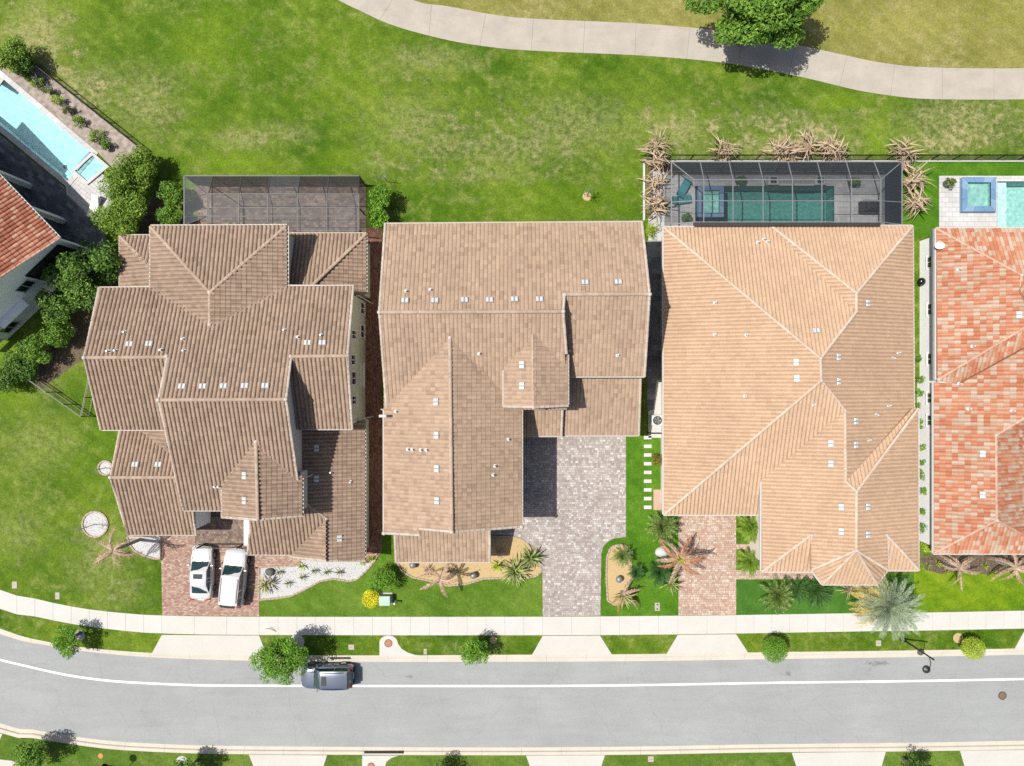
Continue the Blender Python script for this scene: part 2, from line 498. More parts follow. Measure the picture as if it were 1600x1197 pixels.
walk_n = curve_pts([(-5190, -3140), (-690, 560), (-200, 838), (0, 921.5), (50, 934), (100, 945.5), (150, 953.5), (200, 958.5), (250, 961.5), (400, 963.5), (850, 963.5), (1060, 962), (1150, 961), (1340, 958), (1600, 954), (2600, 931), (6500, 821)])
walk_s = curve_pts([(-5195, -3118), (-695, 585), (-200, 866), (0, 951), (50, 962), (100, 972.5), (150, 980.5), (200, 986), (250, 989.5), (400, 992), (850, 992.5), (1060, 991), (1150, 989.8), (1340, 986.5), (1600, 982), (2600, 959), (6500, 849)])

# ------------------------------------------------------------------ surface materials
GREEN_D, GREEN_L, DRY = alb(80, 122, 26), alb(126, 162, 48), alb(186, 180, 126)
M['lawn'] = grass_mat('lawn_grass', alb(66, 112, 16), alb(136, 162, 52), DRY, 0.55,
    spots=[(60, 60, 70, 60, .8), (120, 140, 60, 50, .7), (230, 160, 60, 60, .6), (175, 215, 50, 30, .5), (380, 215, 60, 22, .55), (455, 210, 40, 20, .4), (660, 95, 70, 28, .55), (640, 195, 80, 60, .35),
           (760, 230, 160, 50, .35), (900, 200, 160, 60, .35), (1060, 200, 60, 40, .6), (1250, 225, 130, 40, .8), (1190, 190, 90, 30, .5), (1520, 190, 110, 50, .75), (1480, 225, 70, 20, .6),
           (60, 690, 60, 60, .35), (150, 870, 50, 60, .4), (200, 920, 40, 30, .35), (30, 830, 50, 50, .35), (105, 555, 40, 30, .5), (70, 600, 30, 20, .4), (590, 255, 30, 20, .4), (750, 275, 130, 16, .35)],
    lush=[(330, 60, 80, 80, .35), (520, 120, 90, 60, .25), (1370, 215, 24, 45, .8), (1300, 160, 60, 16, .6), (360, 250, 80, 18, .45), (540, 245, 60, 20, .4), (985, 290, 50, 60, .35), (850, 310, 160, 40, .25), (30, 620, 40, 40, .4), (120, 700, 60, 60, .2), (70, 260, 30, 60, .3)])
M['lawn_lush'] = grass_mat('well_watered_grass', alb(74, 126, 26), alb(110, 160, 44), alb(150, 168, 76), 0.25, fine=0.34)
M['lawn_front'] = grass_mat('front_lawn_grass', alb(94, 134, 38), alb(128, 162, 60), alb(164, 172, 92), 0.4, fine=0.34)
M['lawn_deep'] = grass_mat('dense_dark_lawn', alb(72, 124, 44), alb(98, 148, 58), alb(128, 158, 62), 0.2, fine=0.28)
M['lawn_yellow'] = grass_mat('yellowish_lawn', alb(96, 144, 22), alb(150, 180, 36), alb(180, 190, 80), 0.3, fine=0.34)
M['verge'] = grass_mat('verge_grass', alb(92, 128, 40), alb(128, 156, 66), alb(172, 168, 106), 0.5, fine=0.36)
M['rough'] = grass_mat('dry_golf_rough', alb(140, 144, 68), alb(180, 174, 102), alb(204, 192, 140), 0.7, fine=0.36,
    lush=[(1400, 40, 160, 30, .25), (1600, 20, 100, 40, .25)])
def asphalt():
    t = NT('sun_bleached_asphalt')
    k = t.remap(t.noise(0.22, 4.0, 0.6), 0.3, 0.7, 0.93, 1.06)
    k = t.math('MULTIPLY', k, t.remap(t.noise(9.0, 4.0, 0.85), 0.3, 0.7, 0.88, 1.12))
    k = t.math('MULTIPLY', k, t.remap(t.noise(1.1, 6.0, 0.7, stretch=(0.25, 1.5, 1)), 0.3, 0.7, 0.94, 1.05))
    # hairline cracks
    for sc, st, wd in ((0.17, (1.0, 0.9, 1), 0.010), (0.33, (1.3, .55, 1), 0.006)):
        mp = t.new('ShaderNodeMapping'); mp.inputs['Scale'].default_value = st
        wv = t.new('ShaderNodeVectorMath', operation='ADD'); t.link(t.pos(), wv.inputs[0])
        ns = t.new('ShaderNodeVectorMath', operation='SCALE'); ns.inputs['Scale'].default_value = 0.9
        t.link(t.noise(0.8, 4.0, 0.7, out='Color'), ns.inputs[0]); t.link(ns.outputs[0], wv.inputs[1]); t.link(wv.outputs[0], mp.inputs['Vector'])
        vo = t.new('ShaderNodeTexVoronoi', feature='DISTANCE_TO_EDGE'); vo.inputs['Scale'].default_value = sc
        t.link(mp.outputs[0], vo.inputs['Vector'])
        k = t.math('MULTIPLY', k, t.remap(vo.outputs['Distance'], 0.0, wd, 0.92, 1.0))
    # oil stains and grit where cars stand
    k = t.math('MULTIPLY', k, t.remap(t.noise(0.5, 5.0, 0.75), 0.68, 0.80, 1.0, 0.75))
    for (px, py, rx, ry, st) in ((1374, 1037, 26, 5, .5), (1360, 1046, 6, 4, .6), (1232, 1053, 6, 5, .5), (640, 1058, 8, 4, .7), (1000, 1060, 60, 14, .93), (300, 1120, 160, 12, .95)):
        m = t.new('ShaderNodeVectorMath', operation='SUBTRACT'); t.link(t.pos(), m.inputs[0]); m.inputs[1].default_value = W(px, py)
        mm = t.new('ShaderNodeVectorMath', operation='MULTIPLY'); t.link(m.outputs[0], mm.inputs[0]); mm.inputs[1].default_value = (19.0 / rx, 19.0 / ry, 0)
        ln = t.new('ShaderNodeVectorMath', operation='LENGTH'); t.link(mm.outputs[0], ln.inputs[0])
        wob = t.math('ADD', ln.outputs['Value'], t.math('MULTIPLY', t.math('SUBTRACT', t.noise(3.0, 5.0, .75), 0.42), 5.0))
        k = t.math('MULTIPLY', k, t.remap(wob, 0.2, 1.2, st, 1.0))
    n = t.new('ShaderNodeVectorMath', operation='SCALE'); n.inputs[0].default_value = alb(191, 195, 195); t.link(k, n.inputs['Scale'])
    t.bump(t.noise(60.0, 2.0), 0.006, 0.5)
    return t.done(n.outputs[0], 0.85, 0, 0.25)
M['asphalt'] = asphalt()
M['concrete'] = concrete_mat('pale_concrete', alb(246, 244, 238), 0.04, 0.10, 0.045)
M['concrete_apron'] = concrete_mat('driveway_concrete', alb(245, 242, 234), 0.04, 0.10, 0.04)
M['kerb'] = concrete_mat('kerb_concrete', alb(246, 238, 222), 0.06, 0.22, 0.03)
M['path'] = concrete_mat('weathered_path_concrete', alb(216, 208, 194), 0.10, 0.35, 0.05)
M['line'] = plain('road_paint', (0.74, 0.74, 0.72), 0.6, var=0.08, scale=5)
M['soil'] = plain('soil', (0.10, 0.075, 0.05), 0.95, var=0.3, scale=5, bump=0.03)
M['sand_joint'] = plain('joint_sand', (0.16, 0.13, 0.11), 0.95, var=0.2, scale=6)
M['grey_joint'] = plain('grey_joint_sand', (0.22, 0.20, 0.19), 0.95, var=0.2, scale=6)
M['slate'] = piece_mat('blue_grey_slate_pavers', [(0, alb(120, 128, 136)), (.5, alb(150, 156, 160)), (1, alb(176, 180, 182))], 0.7)

# ------------------------------------------------------------------ base, lawns, road
tag(sheet('ground', [(-1400, -1400), (1400, -1400), (1400, 1400), (-1400, 1400)], -2.6, M['verge']), kind='structure')
POOLS = {}
def rot_rect(c, u, w, h):
    u = Vector((u[0], u[1])).normalized(); n = Vector((-u.y, u.x)); c = Vector((c[0], c[1]))
    return [c - u * w / 2 - n * h / 2, c + u * w / 2 - n * h / 2, c + u * w / 2 + n * h / 2, c - u * w / 2 + n * h / 2]
# the three pools are dug into the ground: their outlines are cut out of the lawn
pA = [W(26, 141), W(143, 240), W(106, 283), W(-60, 146), W(-22, 101)]
POOLS['a'] = [pA[0], pA[1], pA[2], pA[3], pA[4]]
POOLS['b'] = [W(1086, 291), W(1303, 291), W(1303, 349), W(1086, 349)]
POOLS['c'] = [W(1558, 284), W(1760, 284), W(1760, 356), W(1558, 356)]
north = [W(*p) for p in kerb_n] + [Vector((1300, 300, 0)), Vector((1300, 1300, 0)), Vector((-1300, 1300, 0))]
tag(sheet('lawn', north, 0.0, M['lawn'], holes=[POOLS['a'], POOLS['b'], POOLS['c']]), kind='structure')
south = [W(*p) for p in reversed(kerb_s)] + [Vector((-1300, -1300, 0)), Vector((1300, -1300, 0))]
tag(sheet('lawn', south, 0.0, M['verge']), kind='structure')
ZR = -0.13
def ribbon(name, ca, cb, z, mat, **kw):
    """strip between two pixel curves sampled at shared xs"""
    xs = sorted({round(p[0], 1) for p in ca} | {round(p[0], 1) for p in cb})
    v, f = [], []
    for x in xs:
        v += [W(x, yat(ca, x), z), W(x, yat(cb, x), z)]
    for i in range(len(xs) - 1): f.append((2 * i, 2 * i + 1, 2 * i + 3, 2 * i + 2))
    return mobj(name, v, f, mat, **kw)
kz = lambda c, d: [(x, y + d) for x, y in c]
road = ribbon('road', kz(road_n, -3), kz(road_s, 3), ZR, M['asphalt'], kind='structure')
lw = ribbon('edge_line', kz(line_w, -1.55), kz(line_w, 1.55), ZR + 0.004, M['line'], parent=road)
# kerb with gutter: poured in lengths, each its own piece
def kerb_run(name, back, face, sgn, xs):
    root = None
    for i in range(len(xs) - 1):
        x0, x1 = xs[i] + 0.12, xs[i + 1] - 0.12
        n = max(1, int((x1 - x0) / 18))
        v, f = [], []
        for k in range(n + 1):
            x = x0 + (x1 - x0) * k / n
            b, g = W(x, yat(back, x)), W(x, yat(face, x), 0)
            top = b.lerp(g, 0.40); lip = b.lerp(g, 0.52)
            prof = [(b.x, b.y, -0.2), (b.x, b.y, 0.012), (top.x, top.y, 0.012), (top.x * .5 + lip.x * .5, top.y * .5 + lip.y * .5, -0.01), (lip.x, lip.y, -0.105), (g.x, g.y, ZR + 0.006), (g.x, g.y, -0.3)]
            v += prof
        m = 7
        for k in range(n):
            for j in range(m - 1):
                q = (k * m + j, k * m + j + 1, (k + 1) * m + j + 1, (k + 1) * m + j)
                f.append(q if sgn > 0 else q[::-1])
        f += [tuple(range(m)), tuple(n * m + j for j in reversed(range(m)))]
        if root is None: root = mobj(name, v, f, M['kerb'], kind='structure')
        else: mobj('kerb_length', v, f, M['kerb'], parent=root)
    return root
xk = [-900, -500] + list(range(-200, 1801, 62)) + [2400, 3000]
kerb_run('kerb', kerb_n, road_n, 1, xk)
kerb_run('kerb', kerb_s, road_s, -1, [x + 23 for x in xk])

# ------------------------------------------------------------------ pavement flags, driveway aprons
walk = None
def flag(x0, x1, top, bot, z, mat, name='flag'):
    global walk
    n = max(1, int((x1 - x0) / 20)); g = 0.16
    xs = [x0 + g + (x1 - x0 - 2 * g) * k / n for k in range(n + 1)]
    v, f = [], []
    for x in xs:
        a, b = W(x, yat(top, x)), W(x, yat(bot, x))
        v += [(a.x, a.y, z - .1), (a.x, a.y, z), (b.x, b.y, z), (b.x, b.y, z - .1)]
    for k in range(n):
        for j in range(3): f.append((k * 4 + j, k * 4 + j + 1, k * 4 + j + 5, k * 4 + j + 4))
    f += [(0, 1, 2, 3), tuple(n * 4 + j for j in (3, 2, 1, 0))]
    if walk is None: walk = mobj('pavement', v, f, mat, kind='structure')
    else: mobj(name, v, f, mat, parent=walk)
DRIVES = [(253, 405), (848, 938), (1059, 1150), (1596, 1700)]
ribbon('pavement_bed', kz(walk_n, .5), kz(walk_s, -.5), 0.006, concrete_mat('joint_concrete', alb(196, 192, 184)), kind='structure')
x = -200.0
edges = []
stops = sorted([a for d in DRIVES for a in d])
segs = [(-900, -480, 200), (-480, -200, 100)]
prev = -200
for a, b in DRIVES:
    n = max(1, round((a - prev) / 28.6)); segs += [(prev + (a - prev) * k / n, prev + (a - prev) * (k + 1) / n, 0) for k in range(n)]
    m = max(1, round((b - a) / 60)); segs += [(a + (b - a) * k / m, a + (b - a) * (k + 1) / m, 1) for k in range(m)]
    prev = b
segs += [(1700 + 100 * k, 1800 + 100 * k, 0) for k in range(6)]
for a, b, k in segs: flag(a, b, walk_n, walk_s, 0.022, M['concrete_apron'] if k == 1 else M['concrete'])
def slab(name, px, z, mat, parent=None, **kw):
    return sheet(name, pxs(px), z, mat, parent=parent, thick=0.12, **kw)
for k, (px, ch) in enumerate([([(253, 992), (405, 993), (417, 1024), (237, 1021.5)], 1), ([(848, 993.5), (937.5, 993), (956, 1022.5), (831, 1023.5)], 0),
                        ([(1059, 992), (1150, 990.8), (1169, 1020), (1041, 1022)], 0), ([(1602, 983), (1702, 980.5), (1720, 1011), (1585, 1014)], 0)]):
    slab('driveway_apron', px, 0.02, M['concrete_apron'], kind='structure')
arc = [(593, 1024.5), (593, 1003)] + [(607 - 14 * math.cos(a), 1003 - 10 * math.sin(a)) for a in [R(d) for d in range(20, 171, 15)]] + [(622, 1006), (628, 1014), (637, 1019.5), (648, 1023), (660, 1024.5)]
slab('inlet_apron', arc, 0.019, M['concrete'], kind='structure')
slab('inlet_apron', [(566, 1180.5), (623, 1180.5), (612, 1184), (604, 1190), (600, 1204), (566, 1204)], 0.019, M['concrete'], kind='structure')
for px in ([(389, 1179), (511, 1180), (500, 1215), (403, 1215)], [(822, 1180.5), (945, 1180), (934, 1215), (834, 1215)], [(1237, 1176), (1384, 1174.5), (1372, 1215), (1250, 1215)], [(1500, 1173), (1650, 1171), (1650, 1215), (1512, 1215)], [(-60, 1128), (4, 1147), (-14, 1185), (32, 1190), (34, 1215), (-80, 1215)]):
    slab('driveway_apron', px, 0.02, M['concrete_apron'], kind='structure')
# storm drain slots in the kerbs
for (a, b, y) in ((515, 548, 1028.2), (569, 631, 1175.6)):
    mb = MB(); p, q = W(a, y), W(b, y); mb.box(p.x, q.x, p.y - .09, p.y + .09, -0.12, 0.018)
    d = mb.build('storm_drain', M['black_metal']); tag(d, f'dark storm drain slot in the kerb {"beside the parked dark car" if a == 515 else "across the street"}', 'drain')

# ------------------------------------------------------------------ golf side: cart path and dry rough
path_s = curve_pts([(330, -260), (430, -90), (480, -30), (528, 0), (565, 18), (614, 40), (700, 63), (776, 75), (843, 80), (1000, 87), (1120, 97), (1188, 108), (1263, 123), (1338, 141), (1395, 150), (1451, 155), (1600, 155.5), (1800, 150), (2600, 60)])
path_n = curve_pts([(460, -260), (530, -110), (580, -45), (644, 0), (700, 10), (776, 24), (843, 30), (1000, 37), (1113, 47), (1190, 59), (1263, 74), (1300, 82), (1376, 98), (1451, 105.5), (1600, 107), (1800, 102), (2600, 12)])
rough = [W(*p) for p in path_n] + [W(3200, -1200), W(460, -1200)]
tag(sheet('golf_rough', rough, 0.006, M['rough']), kind='structure')
def resample(c, n):
    P = [Vector(p) for p in c]; d = [0]
    for a, b in zip(P, P[1:]): d.append(d[-1] + (b - a).length)
    out = []
    for k in range(n + 1):
        s = d[-1] * k / n; i = max(j for j in range(len(d)) if d[j] <= s + 1e-9); i = min(i, len(P) - 2)
        out.append(P[i].lerp(P[i + 1], (s - d[i]) / max(1e-9, d[i + 1] - d[i])))
    return out
A_ = resample(path_s, 150)
_fine = resample(path_n, 1200)
B_ = [min(_fine, key=lambda q: (q - a).length_squared) for a in A_]
tag(sheet('path_bed', [W(*p) for p in A_] + [W(*p) for p in reversed(B_)], .014, concrete_mat('path_joint', alb(150, 146, 132)), kind='structure'))
root = None
for k in range(0, 150, 5):
    v, f = [], []
    for j in range(6):
        t = 0.006 if j == 0 else (-0.006 if j == 5 else 0)
        a, b = A_[min(k + j, 150)], B_[min(k + j, 150)]
        if j == 0: a2, b2 = A_[k + 1], B_[k + 1]; a, b = a.lerp(a2, .012), b.lerp(b2, .012)
        if j == 5: a2, b2 = A_[k + 4], B_[k + 4]; a, b = a.lerp(a2, .012), b.lerp(b2, .012)
        a, b = W(*a), W(*b)
        v += [(a.x, a.y, -.08), (a.x, a.y, .03), (b.x, b.y, .03), (b.x, b.y, -.08)]
    for j in range(5):
        for q in range(3): f.append((j * 4 + q, j * 4 + 4 + q, j * 4 + 5 + q, j * 4 + 1 + q))
    f += [(3, 2, 1, 0), (20, 21, 22, 23)]
    if root is None: root = mobj('cart_path', v, f, M['path'], kind='structure')
    else: mobj('path_slab', v, f, M['path'], parent=root)
# ------------------------------------------------------------------ yards: lawns, paving, beds
def yard(name, px, z, mat, **kw): return sheet(name, pxs(px), z, mat, kind='structure', **kw)
yard('lawn', [(978, 679), (1037, 679), (1037, 806), (1060, 806), (1060, 961.5), (939, 962.5), (940, 862), (947, 849), (958, 842), (978, 839)], 0.005, M['lawn_lush'])
yard('lawn', [(404, 935), (404, 962.8), (848, 963), (848, 872), (800, 868), (598, 868), (585, 880)], 0.005, M['lawn_front'])
yard('lawn', [(1151, 905), (1300, 905), (1428, 896), (1428, 956), (1151, 960.5)], 0.005, M['lawn_deep'])
yard('lawn', [(1428, 886), (1640, 886), (1640, 952.7), (1428, 955.7)], 0.006, M['lawn_yellow'])
yard('lawn', [(1409, 252), (1640, 252), (1640, 275), (1467, 275), (1467, 372), (1428, 372), (1409, 356)], 0.006, M['lawn_lush'])
yard('lawn', [(596, 352), (601, 352), (604, 880), (596, 880)], 0.006, M['lawn_lush'])

def paving(name, px, mat, joint, w, h, z=0.03, bond=0.5, rot=0.0, kind='paver', vary=0.0, parent=None, old_town=False):
    base = sheet(name, pxs(px), z - 0.012, joint, thick=0.1, parent=parent)
    if parent is None: tag(base, kind='structure')
    poly = [W(a, b) for a, b in px]
    ca, sa = math.cos(rot), math.sin(rot)
    uv = [(p.x * ca + p.y * sa, -p.x * sa + p.y * ca) for p in poly]
    u0, u1 = min(p[0] for p in uv) - 1, max(p[0] for p in uv) + 1
    v0, v1 = min(p[1] for p in uv) - 1, max(p[1] for p in uv) + 1
    rects = []
    v = v0; r = 0
    while v < v1:
        hh = h if not old_town else rnd.choice((h, h, h * 0.62))
        u = u0 + (r % 2) * bond * w + (rnd.random() * w if old_town else 0)
        while u < u1:
            ww = w * (1 + rnd.uniform(-vary, vary)) if not old_town else w * rnd.choice((0.62, 1.0, 1.0, 1.5))
            rects.append((u, v, ww, hh)); u += ww
        v += hh; r += 1
    vv, ff = lay(rects, uv, kind, 0.0015)
    out = np.empty_like(vv)
    out[:, 0] = vv[:, 0] * ca - vv[:, 1] * sa; out[:, 1] = vv[:, 0] * sa + vv[:, 1] * ca; out[:, 2] = vv[:, 2] + z
    o = mobj('pavers', out, ff, mat, parent=base); tag(o, kind='stuff')
    return base
M['brick'] = piece_mat('red_clay_pavers', [(0, alb(192, 142, 128)), (.3, alb(210, 164, 148)), (.6, alb(218, 180, 164)), (.85, alb(230, 200, 180)), (1, alb(244, 224, 192))], 0.85, 0.1)
M['brick_dark'] = piece_mat('brown_clay_pavers', [(0, alb(142, 92, 78)), (.4, alb(170, 114, 96)), (.8, alb(190, 136, 114)), (1, alb(206, 166, 130))], 0.85, 0.12)
M['paver_grey'] = piece_mat('grey_rose_pavers', [(0, alb(186, 174, 170)), (.35, alb(206, 194, 188)), (.6, alb(214, 204, 197)), (.82, alb(224, 216, 211)), (.93, alb(240, 236, 232)), (1, alb(246, 244, 242))], 0.85, 0.08)
M['paver_peach'] = piece_mat('peach_pavers', [(0, alb(216, 176, 154)), (.4, alb(232, 198, 176)), (.75, alb(242, 216, 196)), (1, alb(250, 236, 220))], 0.85, 0.08)
M['paver_lanai'] = piece_mat('brown_lanai_pavers', [(0, alb(128, 108, 100)), (.5, alb(158, 136, 126)), (.85, alb(178, 156, 138)), (1, alb(196, 176, 146))], 0.85, 0.1)
M['paver_deck'] = piece_mat('pale_deck_pavers', [(0, alb(234, 234, 233)), (.5, alb(243, 242, 241)), (1, alb(250, 249, 248))], 0.8, 0.05)
M['paver_cage'] = piece_mat('silver_travertine', [(0, alb(208, 212, 216)), (.5, alb(226, 229, 231)), (1, alb(240, 242, 243))], 0.8, 0.06)

paving('driveway', [(251, 832), (316, 832), (316, 850), (400, 850), (470, 866), (470, 885), (405, 888), (405, 962.6), (254, 961.5)], M['brick'], M['sand_joint'], .22, .11, rot=0.0, vary=0.0)
paving('entry_court', [(305, 790), (400, 790), (400, 849), (305, 849)], M['paver_lanai'], M['sand_joint'], .2, .2, z=0.05)
paving('walkway', [(568, 355), (597, 355), (597, 860), (590, 872), (575, 880), (568, 880)], M['brick_dark'], M['sand_joint'], .22, .11, rot=math.pi / 2)
paving('driveway', [(800, 640), (978, 640), (978, 839), (960, 841), (950, 846), (942, 855), (939.5, 866), (938, 962), (848, 963), (847.5, 895), (843, 872), (830, 853), (812, 841), (795, 836), (760, 836), (760, 815), (800, 815)],
       M['paver_grey'], plain('pale_joint_sand', alb(186, 176, 170), .95, var=.1, scale=6), .19, .19, old_town=True)
paving('driveway', [(1060, 790), (1150, 790), (1150, 960.3), (1060, 961.5)], M['paver_peach'], M['sand_joint'], .2, .2, old_town=True)
paving('walkway', [(1150, 891), (1292, 891), (1292, 905), (1150, 905)], M['paver_peach'], M['sand_joint'], .2, .2, old_town=True)
paving('walkway', [(1150, 850), (1192, 850), (1192, 858), (1150, 858)], M['paver_peach'], M['sand_joint'], .2, .2, old_town=True)
paving('walkway', [(1011, 376), (1045, 376), (1045, 600), (1030, 640), (1011, 640)], M['slate'], M['grey_joint'], .9, .45, z=0.03)
slab('pad', [(1026, 594), (1046, 594), (1046, 684), (1013, 684), (1013, 642), (1021, 640)], 0.05, M['concrete'], kind='structure')
slab('yard_slab', [(1021, 765), (1046, 765), (1046, 797), (1021, 797)], 0.03, M['paver_peach'], kind='structure')

# ------------------------------------------------------------------ roof builder
class Plane:
    """a roof plane falling towards horizontal direction d; z = ze at the line d.P = e"""
    def __init__(s, d, e, ze, p):
        s.d = Vector(d).normalized(); s.e, s.ze, s.p = e, ze, p
    def at(s, px, py):
        a, b = (px - CX) / FOC, (CY - py) / FOC
        k = s.d.x * a + s.d.y * b
        z = (s.ze + s.p * s.e - s.p * k * CAM_H) / (1 - s.p * k)
        return W(px, py, z)
    def z(s, x, y): return s.ze + s.p * (s.e - (s.d.x * x + s.d.y * y))
DIRS = {'N': (0, 1), 'S': (0, -1), 'E': (1, 0), 'W': (-1, 0)}
def plane(dr, px, ze, p):
    d = DIRS[dr]
    q = W(px, px, ze)
    return Plane(d, d[0] * q.x + d[1] * q.y, ze, p)
def plane_thru(dr, p, pt):
    d = DIRS[dr] if isinstance(dr, str) else dr
    return Plane(d, d[0] * pt.x + d[1] * pt.y, pt.z, p)
def plane3(a, b, c):
    n = (b - a).cross(c - a)
    if n.z < 0: n = -n
    h = Vector((n.x, n.y)); p = h.length / n.z
    return Plane(h, h.normalized().dot(Vector((a.x, a.y))), a.z, p)
STY = {}
def slope(house, sty, pl, px, eaves=(), rakes=(), ridges=(), vents=(), pipes=()):
    st = STY[sty]
    pts = [pl.at(*q) for q in px]
    U3 = Vector((-pl.d.y, pl.d.x, 0))
    c = 1 / math.sqrt(1 + pl.p ** 2)
    V3 = Vector((pl.d.x * c, pl.d.y * c, -pl.p * c))
    N3 = U3.cross(V3)
    if N3.z < 0: N3 = -N3
    org = Vector((pl.d.x * pl.e, pl.d.y * pl.e, pl.ze))
    uv = [((q - org).dot(U3), (q - org).dot(V3)) for q in pts]
    # deck
    n = len(pts)
    tri = tessellate_polygon([pts])
    v = [q + N3 * -0.03 for q in pts] + [q + Vector((0, 0, -st.get('thick', .13))) for q in pts]
    f = []
    for a, b, cc in tri:
        nn = (pts[b] - pts[a]).cross(pts[cc] - pts[a])
        f.append((a, b, cc) if nn.z > 0 else (cc, b, a)); f.append(tuple(i + n for i in (reversed((a, b, cc)) if nn.z > 0 else (a, b, cc))))
    f += [(i, (i + 1) % n, (i + 1) % n + n, i + n) for i in range(n)]
    deck = mobj('roof_slope', v, f, st['deck'], parent=house)
    w, L = st['w'], st['l']
    u0, u1 = min(q[0] for q in uv), max(q[0] for q in uv); v0, v1 = min(q[1] for q in uv), max(q[1] for q in uv)
    cols = np.arange(math.floor(u0 / w) - 1, math.ceil(u1 / w) + 2) * w
    rows = np.arange(math.floor(v0 / L) - 1, math.ceil(v1 / L) + 1) * L + 0.05
    stag = st.get('stag', 0.0)
    rects = np.array([(cu + (k % 2) * stag * w, rv, w, L) for k, rv in enumerate(rows) for cu in cols])
    vv, ff = lay(rects, uv, st['kind'], st.get('jit', 0.004), st.get('tilt', 0.006))
    wv = np.array(org)[None] + vv[:, 0:1] * np.array(U3) + vv[:, 1:2] * np.array(V3) + vv[:, 2:3] * np.array(N3)
    if U3.cross(V3).z < 0: pass
    else: pass
    ff = [tuple(reversed(q)) for q in ff] if U3.cross(V3).z < 0 else ff
    t = mobj('roof_tiles', wv, ff, st['tile'], parent=deck); tag(t, kind='stuff')
    for a, b in eaves:
        p, q = pl.at(*a), pl.at(*b)
        o = Vector((pl.d.x, pl.d.y, 0)) * 0.05 + Vector((0, 0, -0.09))
        mb = MB(); mb.bar(p + o, q + o, 0.11, 0.13); mb.build('gutter', st['fascia'], deck)
    for a, b in rakes: caps(pl.at(*a), pl.at(*b), 0.10, st['rake'], deck, 'rake_cap', 0.02)
    for a, b in ridges: caps(pl.at(*a), pl.at(*b), st.get('rr', 0.15), st['ridge'], deck, 'ridge_cap', 0.045)
    for q in vents:
        p = pl.at(*q); roof_vent(p, U3, V3, N3, deck)
    for q in pipes:
        p = pl.at(*q); roof_pipe(p, deck)
    return deck
def caps(p, q, r, mat, parent, name, lift):
    """overlapping half-round caps along a ridge, hip or rake, laid uphill"""
    if p.z > q.z: p, q = q, p
    d = q - p; L = d.length
    if L < 0.05: return
    d.normalize(); u = d.cross(Vector((0, 0, 1))).normalized(); n = u.cross(d)
    k = max(1, round(L / 0.40)); st = L / k; S = 5
    v, f = [], []
    for i in range(k):
        a, b = p + d * (i * st - 0.03), p + d * ((i + 1) * st + 0.02)
        j = rnd.uniform(-.006, .006)
        for c_, rr, up in ((a, r * 1.08, lift + .03), (b, r * 0.94, lift)):
            for s in range(S + 1):
                an = math.pi * s / S
                v.append(c_ + u * (rr * math.cos(an) + j) + n * (rr * 0.72 * math.sin(an) + up - 0.03))
        m = i * 2 * (S + 1)
        f += [(m + s, m + s + S + 1, m + s + S + 2, m + s + 1) for s in range(S)]
        f += [tuple(m + s for s in range(S + 1)), tuple(m + S + 1 + s for s in reversed(range(S + 1)))]
    return mobj(name, v, f, mat, parent=parent)
def roof_vent(p, U, V, N, parent):
    """off-ridge vent: a low hood of two pale louvre panels"""
    v, f = [], []
    mb = MB(); mb.box(-.27, .27, -.21, .21, -.02, .05)
    md = MB()
    for s in (-1, 1): md.box(s * .14 - .10, s * .14 + .10, -.18, .18, .05, .10, .03)
    tr = lambda q: p + U * q[0] + V * q[1] + N * (q[2] + 0.05)
    base = mobj('roof_vent', [tr(q) for q in mb.v], mb.f, M['vent_dark'], parent=parent)
    k = mobj('roof_vent', [tr(q) for q in md.v], md.f, M['vent'], parent=parent)
def roof_pipe(p, parent):
    mb = MB(); mb.lathe([(.17, 0), (.14, .07), (.07, .10), (.062, .38), (.05, .38)], 10, p + Vector((0, 0, -.02)))
    mb.build('vent_pipe', M['vent'], parent, smooth=False)
def ends(house, pts, r=0.2):
    for p in pts:
        mb = MB(); mb.lathe([(r * .2, -.12), (r, -.05), (r, .06), (r * .7, .15), (r * .2, .18)], 8, p)
        mb.build('ridge_end', M['mortar'], house)
def walls(house, x0, x1, y0, y1, z1, mat, z0=0.0, axis=None, ridge=None, zr=None):
    """box of walls; with axis 'x' or 'y' the ends rise to a gable"""
    if axis is None:
        mb = MB(); mb.box(x0, x1, y0, y1, z0, z1); return mb.build('wall', mat, house)
    if axis == 'x':
        sec = [(y0, z0), (y1, z0), (y1, z1), (ridge, zr), (y0, z1)]
        v = [(x, a, b) for x in (x0, x1) for a, b in sec]
    else:
        sec = [(x0, z0), (x1, z0), (x1, z1), (ridge, zr), (x0, z1)]
        v = [(a, y, b) for y in (y0, y1) for a, b in sec]
    f = [(0, 1, 2, 3, 4), (9, 8, 7, 6, 5)] + [(i, i + 5, (i + 1) % 5 + 5, (i + 1) % 5) for i in range(5)]
    o = mobj('wall', v, f, mat, house)
    bm = bmesh.new(); bm.from_mesh(o.data); bmesh.ops.recalc_face_normals(bm, faces=bm.faces[:]); bm.to_mesh(o.data); bm.free()
    return o
